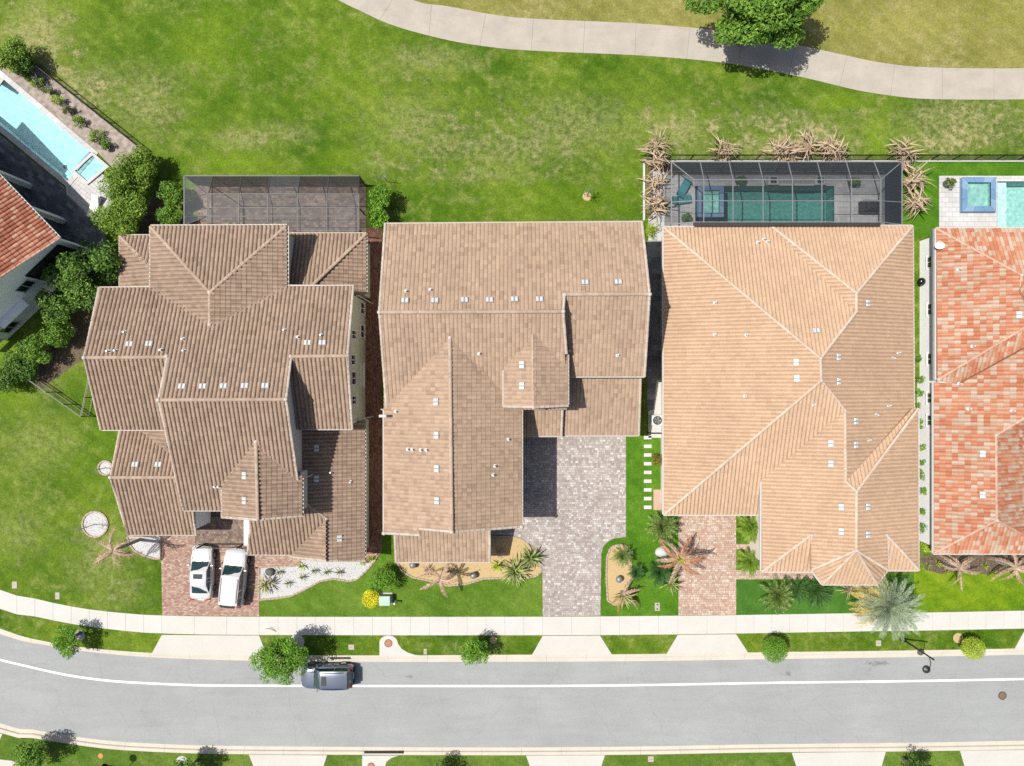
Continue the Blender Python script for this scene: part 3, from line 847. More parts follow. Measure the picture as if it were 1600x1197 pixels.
def window(house, p, out, w, h, frame=None, sill=True, glass=None, blind=False):
    """p: middle of the opening on the wall face; out: horizontal outward direction"""
    out = Vector((out[0], out[1], 0)).normalized(); u = Vector((-out.y, out.x, 0)); up = Vector((0, 0, 1))
    T = lambda a, b, c: p + u * a + out * b + up * c
    def bx(mb, a0, a1, b0, b1, c0, c1):
        mb.add([T(a, b, c) for c in (c0, c1) for b in (b0, b1) for a in (a0, a1)], [(0, 2, 3, 1), (4, 5, 7, 6), (0, 1, 5, 4), (2, 6, 7, 3), (0, 4, 6, 2), (1, 3, 7, 5)])
    mb = MB(); t = .07
    bx(mb, -w/2 - t, w/2 + t, -.02, .045, h/2, h/2 + t); bx(mb, -w/2 - t, -w/2, -.02, .045, -h/2, h/2); bx(mb, w/2, w/2 + t, -.02, .045, -h/2, h/2)
    bx(mb, -w/2 - t - .05, w/2 + t + .05, -.02, .10, -h/2 - t, -h/2); bx(mb, -.025, .025, -.02, .035, -h/2, h/2)
    fr = mb.build('window', frame or M['white'], house)
    for s in (-1, 1):
        g = MB(); bx(g, s * w/4 - w/4 + .03, s * w/4 + w/4 - .03, -.01, .02, -h/2 + .01, h/2 - .01)
        g.build('pane', glass or M['glass'], fr)
    return fr
# ------------------------------------------------------------------ house styles
def sh(c, k): return tuple(x * k for x in c)
T1 = alb(194, 168, 147); T2 = alb(211, 182, 157); T3 = alb(234, 199, 167)
M['tile_brown'] = piece_mat('brown_concrete_tiles', [(0, sh(T1, .80)), (.12, sh(T1, .93)), (.6, sh(T1, 1.04)), (1, sh(T1, 1.14))], 0.85, 0.12, 9, macro=0.10)
M['tile_tan'] = piece_mat('tan_blend_tiles', [(0, sh(T2, .78)), (.14, sh(T2, .89)), (.35, sh(T2, .97)), (.7, sh(T2, 1.02)), (1, sh(T2, 1.11))], 0.85, 0.12, 9, macro=0.06)
M['tile_sand'] = piece_mat('sandy_peach_tiles', [(0, sh(T3, .95)), (.3, sh(T3, 1.02)), (.7, sh(T3, 1.05)), (1, sh(T3, 1.11))], 0.85, 0.14, 10, macro=0.06)
M['tile_orange'] = piece_mat('orange_blend_tiles', [(0, alb(214, 138, 104)), (.22, alb(228, 152, 118)), (.42, alb(234, 166, 132)), (.6, alb(230, 180, 150)), (.75, alb(222, 190, 164)), (1, alb(238, 212, 190))], 0.85, 0.12, 9, macro=0.08)
M['tile_terracotta'] = piece_mat('terracotta_tiles', [(0, alb(178, 110, 86)), (.4, alb(206, 134, 106)), (.8, alb(220, 158, 130)), (1, alb(230, 186, 160))], 0.85, 0.14, 9)
M['deck_dark'] = plain('roof_underlay', (0.10, 0.075, 0.06), 0.9)
M['deck_sand'] = plain('sandy_roof_edge', sh(T3, .9), 0.9)
M['deck_orange'] = plain('orange_roof_edge', alb(222, 160, 128), 0.9)
M['ridge_brown'] = piece_mat('brown_ridge_caps', [(0, alb(204, 178, 156)), (1, alb(222, 198, 176))], 0.85)
M['ridge_tan'] = piece_mat('tan_ridge_caps', [(0, alb(210, 182, 160)), (1, alb(226, 202, 182))], 0.85)
M['ridge_sand'] = piece_mat('sandy_ridge_caps', [(0, alb(242, 212, 186)), (1, alb(250, 230, 210))], 0.85)
M['ridge_orange'] = piece_mat('orange_ridge_caps', [(0, alb(236, 176, 148)), (1, alb(246, 206, 184))], 0.85)
M['rake_pale'] = piece_mat('pale_rake_caps', [(0, alb(216, 198, 182)), (1, alb(236, 222, 208))], 0.85)
M['fascia_cream'] = plain('cream_fascia', alb(226, 216, 204), 0.6, var=0.06)
M['fascia_white'] = plain('white_fascia', alb(240, 238, 234), 0.6, var=0.05)
M['stucco_olive'] = plain('pale_olive_stucco', (0.50, 0.50, 0.42), 0.9, var=0.06, bump=0.004)
M['stucco_grey'] = plain('pale_grey_stucco', (0.50, 0.51, 0.50), 0.9, var=0.06, bump=0.004)
M['stucco_white'] = plain('white_stucco', (0.82, 0.83, 0.84), 0.9, var=0.05, bump=0.004)
STY['brown'] = dict(kind='barrel', w=.300, l=.36, tile=M['tile_brown'], deck=M['deck_dark'], fascia=M['fascia_cream'], rake=M['rake_pale'], ridge=M['ridge_brown'], rr=.125)
STY['tan'] = dict(kind='low', w=.288, l=.36, tile=M['tile_tan'], deck=M['deck_dark'], fascia=M['fascia_cream'], rake=M['rake_pale'], ridge=M['ridge_tan'], rr=.13)
STY['sand'] = dict(kind='sroll', w=.29, l=.36, tile=M['tile_sand'], deck=M['deck_sand'], fascia=M['fascia_white'], rake=M['ridge_sand'], ridge=M['ridge_sand'], rr=0.11, jit=.003, thick=.32)
STY['orange'] = dict(kind='sroll', w=.30, l=.42, tile=M['tile_orange'], deck=M['deck_orange'], fascia=M['fascia_white'], rake=M['ridge_orange'], ridge=M['ridge_orange'], rr=0.10, thick=.32)
STY['terra'] = dict(kind='barrel', w=.30, l=.40, tile=M['tile_terracotta'], deck=M['deck_dark'], fascia=M['fascia_white'], rake=M['ridge_orange'], ridge=M['ridge_orange'])

# ------------------------------------------------------------------ brown-roofed house with the white cars
H1 = thing('house', W(360, 620), 'two-storey house with dark brown tiled gables, two white cars on its drive', 'house')
E2, E1, PI_ = 6.2, 3.1, 0.40
abN = plane('N', 449, E2, PI_); aS = plane('S', 671, E2, PI_); bS = plane('S', 797, E2, PI_)
slope(H1, 'brown', abN, [(155, 450), (552, 447), (543, 557), (455, 557), (447, 624), (248, 625), (262, 557), (132, 559)],
      eaves=[((155, 450), (235, 449)), ((450, 447), (552, 447))], rakes=[((155, 450), (132, 559)), ((552, 447), (543, 556)), ((262, 557), (248, 625)), ((455, 557), (447, 624))],
      vents=[(203, 538), (233.5, 537.6), (285, 604), (317.5, 604), (350, 603.5), (383, 603), (415, 603), (481, 536), (504, 536)],
      pipes=[(170, 549), (182, 548), (253, 547), (288.5, 548), (196, 519), (287, 530), (445, 516), (502, 524), (466, 527)])
slope(H1, 'brown', aS, [(132, 559), (300, 559), (300, 671), (158, 671)], eaves=[((158, 671), (256, 671))], rakes=[((132, 559), (158, 671))], ridges=[((132, 559), (262, 558))])
slope(H1, 'brown', aS, [(440, 557), (543, 556), (550, 670), (440, 670)], eaves=[((466, 670), (550, 670))], rakes=[((543, 556), (550, 670))], ridges=[((455, 557), (543, 556))])
slope(H1, 'brown', bS, [(248, 625), (447, 624), (470, 797), (287, 797)], eaves=[((287, 797), (347, 797))], rakes=[((248, 625), (287, 797)), ((447, 624), (465, 750))], ridges=[((248, 625), (447, 624))], pipes=[(337, 760), (343, 760)])
cW = plane('W', 235, E2, .235); cE = plane('E', 449, E2, .235); cN = plane('N', 353, E2, .235)
slope(H1, 'brown', cW, [(235, 353), (328, 457), (328, 530), (235, 455)], eaves=[((235, 353), (235, 449))], ridges=[((237, 356), (327, 456)), ((328, 457), (328, 507))])
slope(H1, 'brown', cE, [(448, 352), (328, 457), (328, 530), (449, 455)], eaves=[((449, 353), (449, 447))], ridges=[((446, 355), (329, 456))])
slope(H1, 'brown', cN, [(235, 353), (448, 352), (328, 457)], eaves=[((235, 353), (448, 352))])
dW = plane('W', 347, 7.0, .43); dE = plane('E', 472, 7.0, .43)
slope(H1, 'brown', dW, [(347, 752), (400, 684), (403, 812), (347, 808)], eaves=[((347, 759), (347, 808))], rakes=[((347, 808), (403, 812))], ridges=[((400, 688), (403, 812))], vents=[(383, 743), (383, 782)])
slope(H1, 'brown', dE, [(472, 742), (400, 684), (403, 812), (472, 806)], eaves=[((472, 747), (472, 806))], rakes=[((472, 806), (403, 812))])
eN = plane('N', 368, E1, PI_); eW = plane('W', 187, E1, PI_)
slope(H1, 'brown', eN, [(187, 368), (262, 368), (262, 440), (250, 432)], eaves=[((187, 368), (240, 368))], ridges=[((188, 370), (246, 428))])
slope(H1, 'brown', eW, [(187, 368), (250, 432), (262, 462), (187, 462)], eaves=[((187, 369), (187, 460))])
fN = plane('N', 365, E1, PI_); fE = plane('E', 572, E1, PI_)
slope(H1, 'brown', fN, [(572, 365), (487, 447), (430, 447), (430, 365)], eaves=[((448, 365), (572, 365))], ridges=[((571, 367), (489, 445))])
slope(H1, 'brown', fE, [(572, 365), (572, 460), (480, 460), (487, 447)], eaves=[((572, 365), (572, 460))])
gE = plane('E', 570, E1, PI_)
slope(H1, 'brown', gE, [(570, 657), (570, 876), (510, 876), (510, 812), (475, 785), (460, 785), (460, 657)], eaves=[((570, 657), (570, 876))], rakes=[((570, 876), (510, 876))], ridges=[((510, 811), (510, 876)), ((510, 811), (475, 785))],
      vents=[(494, 700), (494, 748), (530.5, 841)], pipes=[(548, 753), (517.5, 738)])
slope(H1, 'brown', plane('S', 866, E1, PI_), [(387, 866), (456, 866), (510, 812), (475, 785), (392, 785)], eaves=[((387, 866), (456, 866))], rakes=[((387, 866), (392, 812))])
slope(H1, 'brown', plane('W', 451, E1, PI_), [(510, 812), (510, 876), (452, 871)], rakes=[((510, 876), (453, 870))])
iS = plane('S', 835, E1, PI_); iN = plane_thru('N', PI_, iS.at(230, 746))
slope(H1, 'brown', iS, [(173, 746), (300, 746), (306, 835), (200, 835)], eaves=[((200, 835), (306, 835))], rakes=[((173, 746), (200, 835)), ((300, 790), (306, 835))], ridges=[((173, 746), (275, 746))])
slope(H1, 'brown', iN, [(173, 746), (300, 746), (280, 660), (190, 660)], rakes=[((189, 665), (173, 746))], vents=[(212, 726), (248, 726)])
# small saddle that throws water off the upper wall
slope(H1, 'brown', plane_thru('W', -0.30, iN.at(232, 685)) if False else plane3(iN.at(222, 676), iN.at(262, 706), iN.at(262, 672) + Vector((0, 0, .55))), [(220, 673), (262, 668), (262, 706)])
ends(H1, [abN.at(132, 559), abN.at(261, 557), abN.at(248, 625), abN.at(447, 624), abN.at(455, 557), abN.at(543, 556), cW.at(328, 457), cW.at(328, 507), dW.at(400, 690), iS.at(173, 746), gE.at(510, 811)], .17)
X = lambda p, z=E2: wx(p, z)
Y = lambda p, z=E2: wy(p, z)
so, sg = M['stucco_olive'], M['stucco_grey']
rA = abN.at(200, 559); rB = abN.at(340, 625)
walls(H1, X(155) + .35, X(552) - .38, Y(671) + .35, Y(449) - .35, E2 - .15, so, 0, 'x', rA.y, rA.z - .2)
walls(H1, X(287) + .3, X(470) - .30, Y(797) + .35, Y(449) - .5, E2 - .15, sg, 0, 'x', rB.y, rB.z - .2)
walls(H1, X(235) + .3, X(448) - .3, Y(671) + .5, Y(353) - .35, E2 - .15, sg)
rD = dW.at(402, 800)
walls(H1, X(347, 7) + .25, X(472, 7) - .25, Y(808, 7) + .35, Y(740, 7), 6.9, sg, 0, 'y', rD.x, rD.z - .2)
walls(H1, X(187, E1) + .3, X(262, E1), Y(470, E1), Y(368, E1) - .3, E1 - .12, so)
walls(H1, X(440, E1), X(572, E1) - .3, Y(459, E1), Y(365, E1) - .3, E1 - .12, so)
walls(H1, X(462, E1), X(570, E1) - .3, Y(875, E1) + .35, Y(658, E1), E1 - .12, so)
walls(H1, X(392, E1), X(475, E1), Y(866, E1) + .35, Y(790, E1), E1 - .12, so)
rI = iS.at(230, 746)
walls(H1, X(200, E1) + .35, X(303, E1), Y(835, E1) + .35, Y(665, E1), E1 - .12, M['stucco_white'], 0, 'x', rI.y, rI.z - .2)
xe = X(552) - .38
for (yy, z0, w, h) in ((6.0, 1.25, .85, 1.3), (4.15, 1.25, .95, 1.3), (3.67, 4.45, .6, 1.2), (1.75, 4.7, .7, 1.1), (.36, 4.45, .95, 1.2), (-1.3, 4.4, .6, 1.0)):
    window(H1, Vector((xe, yy, z0)), (1, 0), w, h)
window(H1, Vector((xe, .66, 1.3)), (1, 0), 1.8, 1.1, glass=M['white'])
# downpipes
for (px, py, z) in ((556, 462, 5.8), (556, 656, 5.8), (472, 747, 6.8)):
    p = W(px, py, z); mb = MB(); mb.tube([p, p + Vector((0.18, 0, -.25)), Vector((p.x + .2, p.y, .3 if z < 6.5 else 4.7))], .045, 6); mb.build('downpipe', M['fascia_white'], H1)
# entry gate with posts
gt = thing('entry_gate', W(350, 849), 'black iron gate across the entry court between white walls', 'gate')
a, b = W(322, 849), W(383, 849)
for x_ in (a.x, b.x):
    mb = MB(); mb.box(x_ - .05, x_ + .05, a.y - .05, a.y + .05, 0, 1.8); mb.build('post', M['black_metal'], gt)
for z in (.25, 1.65):
    mb = MB(); mb.bar((a.x, a.y, z), (b.x, a.y, z), .05, .06); mb.build('rail', M['black_metal'], gt)
mb = MB()
for k in range(1, 24): mb.box(a.x + (b.x - a.x) * k / 24 - .01, a.x + (b.x - a.x) * k / 24 + .01, a.y - .01, a.y + .01, .2, 1.7)
tag(mb.build('bars', M['black_metal'], gt), kind='stuff')
mb = MB(); p0, p1 = W(381, 812, 2.6), W(389, 852, 2.6); mb.box(p0.x, p1.x, p1.y, p0.y, 0, 2.6); mb.build('pier', M['stucco_white'], H1)

# ------------------------------------------------------------------ tan-roofed house in the middle
H2 = thing('house', W(800, 620), 'large tan tiled house with grey paver driveway, middle of the row', 'house')
P2 = .42
n2 = plane('N', 349, E2, P2)
slope(H2, 'tan', n2, [(602, 350), (1003, 347), (1015, 460), (882, 460), (880, 487), (593, 488)], eaves=[((602, 350), (1003, 347))], rakes=[((602, 350), (593, 488)), ((1003, 347), (1015, 460)), ((882, 461), (880, 487))],
      vents=[(633, 470), (679.5, 470), (726, 469), (765, 469), (804, 468), (843, 468), (914, 441.5), (966, 441)], pipes=[(634.6, 455), (672.7, 453)])
lS = plane_thru('S', P2, n2.at(740, 488)); rS = plane_thru('S', P2, n2.at(950, 460))
slope(H2, 'tan', lS, [(593, 488), (880, 487), (886, 640), (604, 640)], rakes=[((593, 488), (604, 636)), ((880, 487), (885, 552))], ridges=[((593, 488), (880, 487))], pipes=[(748.7, 552.6)])
slope(H2, 'tan', rS, [(876, 461), (1015, 459), (1007, 588), (876, 588)], eaves=[((888, 588), (1007, 588))], rakes=[((1015, 460), (1007, 588))], ridges=[((882, 460), (1015, 459.5))], pipes=[(965, 555)])
w2 = plane('W', 600, E2, P2); e2 = plane('E', 815, E2, P2)
slope(H2, 'tan', w2, [(600, 610), (703, 522), (706, 831), (656, 827), (656, 836), (600, 833)], eaves=[((600, 640), (600, 833))], rakes=[((600, 833), (656, 836)), ((656, 826), (706, 831))], ridges=[((703, 529), (706, 831))],
      vents=[(682, 628), (682.5, 680), (683, 732), (683.5, 782)], pipes=[(619, 643), (637.6, 702), (644.7, 702.5), (657.7, 703), (666.5, 703)])
slope(H2, 'tan', e2, [(815, 610), (703, 522), (706, 831), (815, 823)], eaves=[((815, 640), (815, 823))], rakes=[((815, 823), (706, 831))], pipes=[(794, 686.6), (773, 728), (770.5, 742)])
kW = plane('W', 787, 7.45, P2); kE = plane('E', 887, 7.45, P2)
slope(H2, 'tan', kW, [(787, 562), (833, 510), (834, 636), (787, 635)], eaves=[((787, 577), (787, 635))], rakes=[((787, 635), (834, 636))], ridges=[((833, 515), (834, 636))], vents=[(816, 570), (816, 603)])
slope(H2, 'tan', kE, [(887, 550), (833, 510), (834, 636), (887, 634)], eaves=[((887, 552), (887, 634))], rakes=[((887, 634), (834, 636))])
jr = plane('S', 680, E1, PI_); jl = plane('S', 681, E1 + .4, PI_); l2 = plane('S', 878, E1, PI_)
slope(H2, 'tan', jr, [(870, 575), (1001, 575), (998, 680), (870, 680)], eaves=[((878, 680), (998, 680))], rakes=[((1001, 585), (998, 680))])
slope(H2, 'tan', jl, [(806, 600), (880, 600), (877, 681), (806, 681)], eaves=[((815, 681), (877, 681))], rakes=[((879, 634), (877, 681))])
slope(H2, 'tan', l2, [(616, 812), (765, 812), (765, 878), (619, 878)], eaves=[((619, 878), (765, 878))], rakes=[((765, 822), (765, 878)), ((617, 836), (619, 878))])
ends(H2, [n2.at(593, 488), n2.at(880, 487), n2.at(882, 461), n2.at(1015, 460), w2.at(703, 528), w2.at(706, 831), kW.at(833, 514), kW.at(834, 636), w2.at(600, 833), e2.at(815, 823)], .17)
rr2 = n2.at(740, 488); rr3 = n2.at(950, 460); rw = w2.at(705, 700); rk = kW.at(834, 600)
sc = plain('warm_cream_stucco', (0.56, 0.52, 0.44), 0.9, var=0.05, bump=0.004); M['stucco_cream'] = sc
walls(H2, X(602) + .35, X(883) - .3, wy(640, E2) + .3, Y(349) - .35, E2 - .15, sc, 0, 'x', rr2.y, rr2.z - .22)
walls(H2, X(875), X(1003) - .35, wy(588, E2) + .3, Y(349) - .4, E2 - .15, sc, 0, 'x', rr3.y, rr3.z - .22)
walls(H2, X(600) + .35, X(815) - .35, Y(826) + .35, Y(560), E2 - .15, sc, 0, 'y', rw.x, rw.z - .22)
walls(H2, X(787, 7.45) + .2, X(887, 7.45) - .2, wy(635, 7.45) + .3, wy(560, 7.45), 7.3, sc, 3.4, 'y', rk.x, rk.z - .2)
walls(H2, X(812, E1), X(998, E1) - .3, Y(680, E1) + .35, Y(590, E1), E1 - .12, sc)
walls(H2, X(619, E1) + .3, X(765, E1) - .25, Y(878, E1) + .35, Y(815, E1), E1 - .12, sc)
# garage door set in the south wall
gx0, gx1, gy = X(892, E1), X(985, E1), Y(680, E1) + .35
gd = None
for k in range(4):
    mb = MB(); mb.box(gx0, gx1, gy - .05, gy + .02, .06 + k * .55, .06 + k * .55 + .53)
    o = mb.build('garage_door' if gd is None else 'door_panel', M['fascia_white'], H2 if gd is None else gd); gd = gd or o
for (px, py, z) in ((889, 548, 7.2), (817, 640, 6.0), (788, 570, 7.2), (598, 640, 6.0)):
    p = W(px, py, z); s_ = 1 if px > 700 and px != 788 else -1
    mb = MB(); mb.tube([p, p + Vector((.15 * s_, 0, -.2)), Vector((p.x + .16 * s_, p.y, max(.2, z - 1.3)))], .05, 6); mb.build('downpipe', M['fascia_white'], H2)
for (px, py, ln) in ((778, 569, 10), (598, 650, -3)):
    p = W(px, py, 7.2); mb = MB(); mb.box(p.x - .25, p.x + .25, p.y - .09, p.y + .09, p.z - .05, p.z + .12); mb.build('gutter', M['fascia_white'], H2)

# ------------------------------------------------------------------ sandy hip-roofed house with the screened pool
H3 = thing('house', W(1235, 620), 'single-storey house under a sandy peach hip roof with screened pool', 'house')
Z3 = 3.0
hW = plane('W', 1037, Z3, .345); hN = plane('N', 355, Z3, .345); hS = plane('S', 804, Z3, .345)
hWb = plane('W', 1205, Z3, .40); hN2 = plane('N', 353, Z3, .40); hE = plane('E', 1426, Z3, .40)
ZF = 4.0
hFW = plane('W', 1190, ZF, .29); hFN = plane('N', 638, ZF, .30); hFE = plane('E', 1435, ZF, .33)
slope(H3, 'sand', hW, [(1037, 355), (1282, 560), (1283, 595), (1037, 804)], eaves=[((1037, 355), (1037, 804))], ridges=[((1038, 356), (1282, 560)), ((1282, 560), (1283, 595)), ((1283, 595), (1039, 803))],
      vents=[(1244, 566), (1245, 591)], pipes=[(1117, 473), (1116.5, 523), (1166, 523.5), (1163.6, 619)])
slope(H3, 'sand', hN, [(1037, 355), (1205, 355), (1338, 489), (1282, 560)], eaves=[((1037, 355), (1205, 355))], ridges=[((1282, 560), (1338, 487))], vents=[(1275, 517)], pipes=[(1184, 379), (1193, 374), (1199, 378)])
slope(H3, 'sand', hWb, [(1205, 353), (1338, 458), (1338, 489), (1206, 358)], ridges=[((1206, 354), (1338, 458)), ((1338, 458), (1338, 487))])
slope(H3, 'sand', hN2, [(1205, 353), (1426, 353), (1338, 458)], eaves=[((1205, 353), (1426, 353))], ridges=[((1338, 458), (1425, 354))])
slope(H3, 'sand', hE, [(1426, 353), (1338, 458), (1338, 488), (1282, 560), (1283, 595), (1320, 642), (1320, 754), (1428, 640)], eaves=[((1426, 353), (1428, 638))], ridges=[((1283, 595), (1320, 642)), ((1320, 642), (1321, 752))],
      vents=[(1309, 558), (1309.5, 596), (1355, 474), (1336, 658), (1336, 695)], pipes=[(1369, 648.5), (1388, 633.5), (1394.7, 560), (1403, 551), (1357, 687)])
slope(H3, 'sand', hS, [(1037, 804), (1190, 804), (1190, 748), (1320, 642), (1283, 595)], eaves=[((1037, 804), (1190, 804))], pipes=[(1271, 632)])
slope(H3, 'sand', hFW, [(1190, 748), (1320, 642), (1321, 752), (1338, 768), (1338, 860), (1268, 891), (1267, 835), (1191, 893)], eaves=[((1190, 749), (1190, 893))], ridges=[((1338, 768), (1338, 860)), ((1321, 752), (1338, 768)), ((1191, 893), (1267, 836)), ((1338, 860), (1269, 890))],
      vents=[(1298, 693), (1298, 724.5), (1314, 792), (1314, 830)])
hFN = plane('N', 638, 3.5, .385)
slope(H3, 'sand', hFN, [(1426, 638), (1434, 638), (1338, 768), (1320, 754)])
slope(H3, 'sand', hFE, [(1338, 768), (1434, 639), (1435, 890), (1386, 836), (1387, 891), (1338, 860)], eaves=[((1435, 640), (1435, 890))], ridges=[((1435, 890), (1386, 837)), ((1338, 860), (1386, 890)), ((1434, 639), (1338, 768))], vents=[(1355, 791.5), (1355, 835)])
apex = hFW.at(1338, 860)
slope(H3, 'sand', plane('S', 893, ZF, .33), [(1191, 893), (1267, 835), (1268, 893)], eaves=[((1191, 893), (1268, 893))])
slope(H3, 'sand', plane('S', 891, ZF, .31), [(1435, 891), (1386, 836), (1387, 891)], eaves=[((1435, 891), (1387, 891))])
b0, b1, b2, b3 = W(1268, 891, ZF), W(1285, 913, ZF), W(1370, 913, ZF), W(1387, 891, ZF)
q1 = plane3(b1, b2, apex); q0 = plane3(b0, b1, apex); q2 = plane3(b2, b3, apex)
slope(H3, 'sand', q1, [(1285, 913), (1370, 913), (1338, 860)], eaves=[((1285, 913), (1370, 913))], ridges=[((1285, 913), (1338, 860)), ((1370, 913), (1338, 860))])
slope(H3, 'sand', q0, [(1268, 891), (1285, 913), (1338, 860)], eaves=[((1268, 891), (1285, 913))])
slope(H3, 'sand', q2, [(1370, 913), (1387, 891), (1338, 860)], eaves=[((1370, 913), (1387, 891))])
for px in (1267, 1386):
    p, q = hFW.at(px, 836) if px < 1300 else hFE.at(px, 837), W(px, 892, ZF + .05)
    mb = MB(); mb.bar(p + Vector((0, 0, .06)), q + Vector((0, 0, .06)), .09, .16); mb.build('flashing', M['fascia_white'], H3)
ends(H3, [hW.at(1282, 560), hW.at(1283, 595), hN2.at(1338, 458), hE.at(1338, 487), hE.at(1320, 642), hFW.at(1338, 768), apex, hFW.at(1268, 836), hFE.at(1385, 836)], .15)
s3 = plain('ivory_stucco', (0.62, 0.57, 0.49), 0.9, var=0.05, bump=0.004)
XX = lambda p: wx(p, Z3)
YY = lambda p: wy(p, Z3)
walls(H3, XX(1037) + .4, XX(1426) - .4, YY(804) + .4, YY(353) - .4, Z3 - .12, s3)
walls(H3, wx(1190, ZF) + .4, wx(1435, ZF) - .4, wy(892, ZF) + .4, wy(765, ZF), ZF - .2, s3)
def riser(pa, pb, qa, qb): mobj('riser', [pa, pb, qb, qa], [(0, 1, 2, 3)], M['fascia_white'], H3)
riser(hFW.at(1338, 860), hFW.at(1268, 891), apex, b0); riser(hFE.at(1338, 860), hFE.at(1387, 891), apex, b3)
riser(hFW.at(1267, 835), hFW.at(1268, 891), W(1267, 835, ZF), b0); riser(hFE.at(1386, 836), hFE.at(1387, 891), W(1386, 836, ZF), b3)
riser(hFE.at(1434, 639), hFE.at(1338, 768), hFN.at(1434, 639) - Vector((0, 0, .1)), hFN.at(1338, 768) - Vector((0, 0, .1)))
for e_ in (((1190, 750), (1190, 893)),):
    riser(hFW.at(*e_[0]), hFW.at(*e_[1]), hFW.at(*e_[0]) - Vector((0, 0, 1.0)), hFW.at(*e_[1]) - Vector((0, 0, .3)))
mb = MB(); mb.prism([W(1272, 880, ZF).xy, W(1289, 906, ZF).xy, W(1366, 906, ZF).xy, W(1383, 880, ZF).xy], 0, ZF - .16); mb.build('bay_wall', s3, H3)
mb = MB(); q = W(1183, 853); mb.box(q.x - .15, W(1200, 853).x, W(1183, 870).y, W(1183, 848).y, 0, 1.1); mb.build('entry_wall', M['fascia_white'], H3)

# ------------------------------------------------------------------ orange-roofed house at the edge of the frame
H4 = thing('house', W(1560, 620), 'white house with a mottled orange tile roof, rightmost in the row', 'house')
o1 = plane('W', 1463, Z3, .40); o2 = plane('N', 357, Z3, .40); o3 = plane('S', 596, Z3, .40); o4 = plane('W', 1459, Z3, .40)
slope(H4, 'orange', o1, [(1463, 357), (1596, 430), (1594, 456), (1616, 502), (1465, 594)], eaves=[((1463, 357), (1463, 594))], ridges=[((1464, 358), (1596, 430)), ((1596, 430), (1594, 456)), ((1466, 593), (1616, 503))], vents=[(1592, 492)], pipes=[(1497, 421), (1519, 541)])
slope(H4, 'orange', o2, [(1463, 357), (1730, 357), (1730, 430), (1596, 430)], eaves=[((1463, 357), (1730, 357))])
slope(H4, 'orange', plane3(o1.at(1596, 430), o1.at(1616, 502), o2.at(1720, 430)), [(1596, 430), (1730, 430), (1730, 500), (1616, 502), (1594, 456)], ridges=[((1596, 430), (1730, 430))])
slope(H4, 'orange', o3, [(1465, 594), (1616, 502), (1730, 502), (1730, 550), (1600, 550), (1500, 604)], eaves=[((1465, 595), (1490, 596))])
slope(H4, 'orange', o4, [(1459, 597), (1500, 600), (1610, 540), (1660, 618), (1556, 680), (1557, 813), (1459, 865)], eaves=[((1459, 597), (1459, 865))], ridges=[((1556, 680), (1660, 617)), ((1556, 680), (1557, 813)), ((1460, 864), (1557, 813))], vents=[(1535, 709), (1535, 773)], pipes=[(1498, 600), (1581, 642), (1513, 639)])
o5 = plane_thru('E', .40, o4.at(1556, 740))
slope(H4, 'orange', o5, [(1556, 680), (1660, 618), (1760, 618), (1760, 865), (1650, 865), (1557, 813)], ridges=[((1557, 813), (1652, 866))])
slope(H4, 'orange', plane('S', 865, Z3, .40), [(1459, 865), (1557, 813), (1652, 865)], eaves=[((1459, 865), (1652, 865))])
ends(H4, [o1.at(1596, 430), o4.at(1556, 680), o4.at(1557, 813), o1.at(1466, 593)], .15)
wx4 = XX(1463) + .42
walls(H4, wx4, XX(1463) + 14, YY(594), YY(357) - .4, Z3 - .12, M['stucco_white'])
walls(H4, wx4 - .2, XX(1463) + 14, YY(865) + .4, YY(594) - .01, Z3 - .12, M['stucco_white'])
M['green_glass'] = plain('green_tinted_glass', (0.05, 0.075, 0.05), 0.08, spec=0.8, var=.1)
for (py, h) in ((409, 1.1), (483, 1.0), (561, 1.0)): window(H4, Vector((wx4, wy(py, 1.6), 1.65)), (-1, 0), .85, h, glass=M['green_glass'])
for (py, h) in ((622, .9), (657, .9)): window(H4, Vector((wx4 - .2, wy(py, 1.9), 1.9)), (-1, 0), .8, h, glass=M['green_glass'])
mb = MB(); mb.box(wx4 - .62, wx4 - .5, YY(594), YY(357), Z3 - .35, Z3 - .14); mb.build('soffit_band', M['alum_grey'], H4)

# ------------------------------------------------------------------ white house turned to the street corner
H0 = thing('house', W(20, 430), 'angled white two-storey house with terracotta roof, beside the blue pool', 'house')
E0, P0 = 5.8, .36
cor = W(93, 372, E0)
nNE, along, gdir = Vector((.722, .692)), Vector((-.692, .722)), Vector((-.722, -.692))
RB = 5.6                                   # plan distance from eave to ridge
p0 = Plane(nNE, nNE.dot(cor.xy), E0, P0)
def proj(q, z): k = FOC / (CAM_H - z); return (CX + q.x * k, CY - q.y * k)
def at0(a, b):   # a metres along the eave, b metres up the slope in plan -> photo pixel of that roof point
    q = cor.xy + along * a + gdir * b; return proj(q, p0.z(q.x, q.y))
top0 = cor.xy + gdir * RB; p0b = Plane(gdir, gdir.dot(top0), E0 + P0 * RB, P0)
def at0b(a, b):
    q = cor.xy + along * a + gdir * b; return proj(q, p0b.z(q.x, q.y))
slope(H0, 'terra', p0, [at0(0, 0), at0(16, 0), at0(16, RB), at0(0, RB)], eaves=[(at0(0, 0), at0(16, 0))], rakes=[(at0(0, 0), at0(0, RB))], ridges=[(at0(0, RB), at0(16, RB))])
slope(H0, 'terra', p0b, [at0b(0, RB), at0b(16, RB), at0b(16, RB * 2), at0b(0, RB * 2)], rakes=[(at0b(0, RB), at0b(0, RB * 2))])
def Q0(a, b, z): q = cor.xy + along * a + gdir * b; return Vector((q.x, q.y, z))
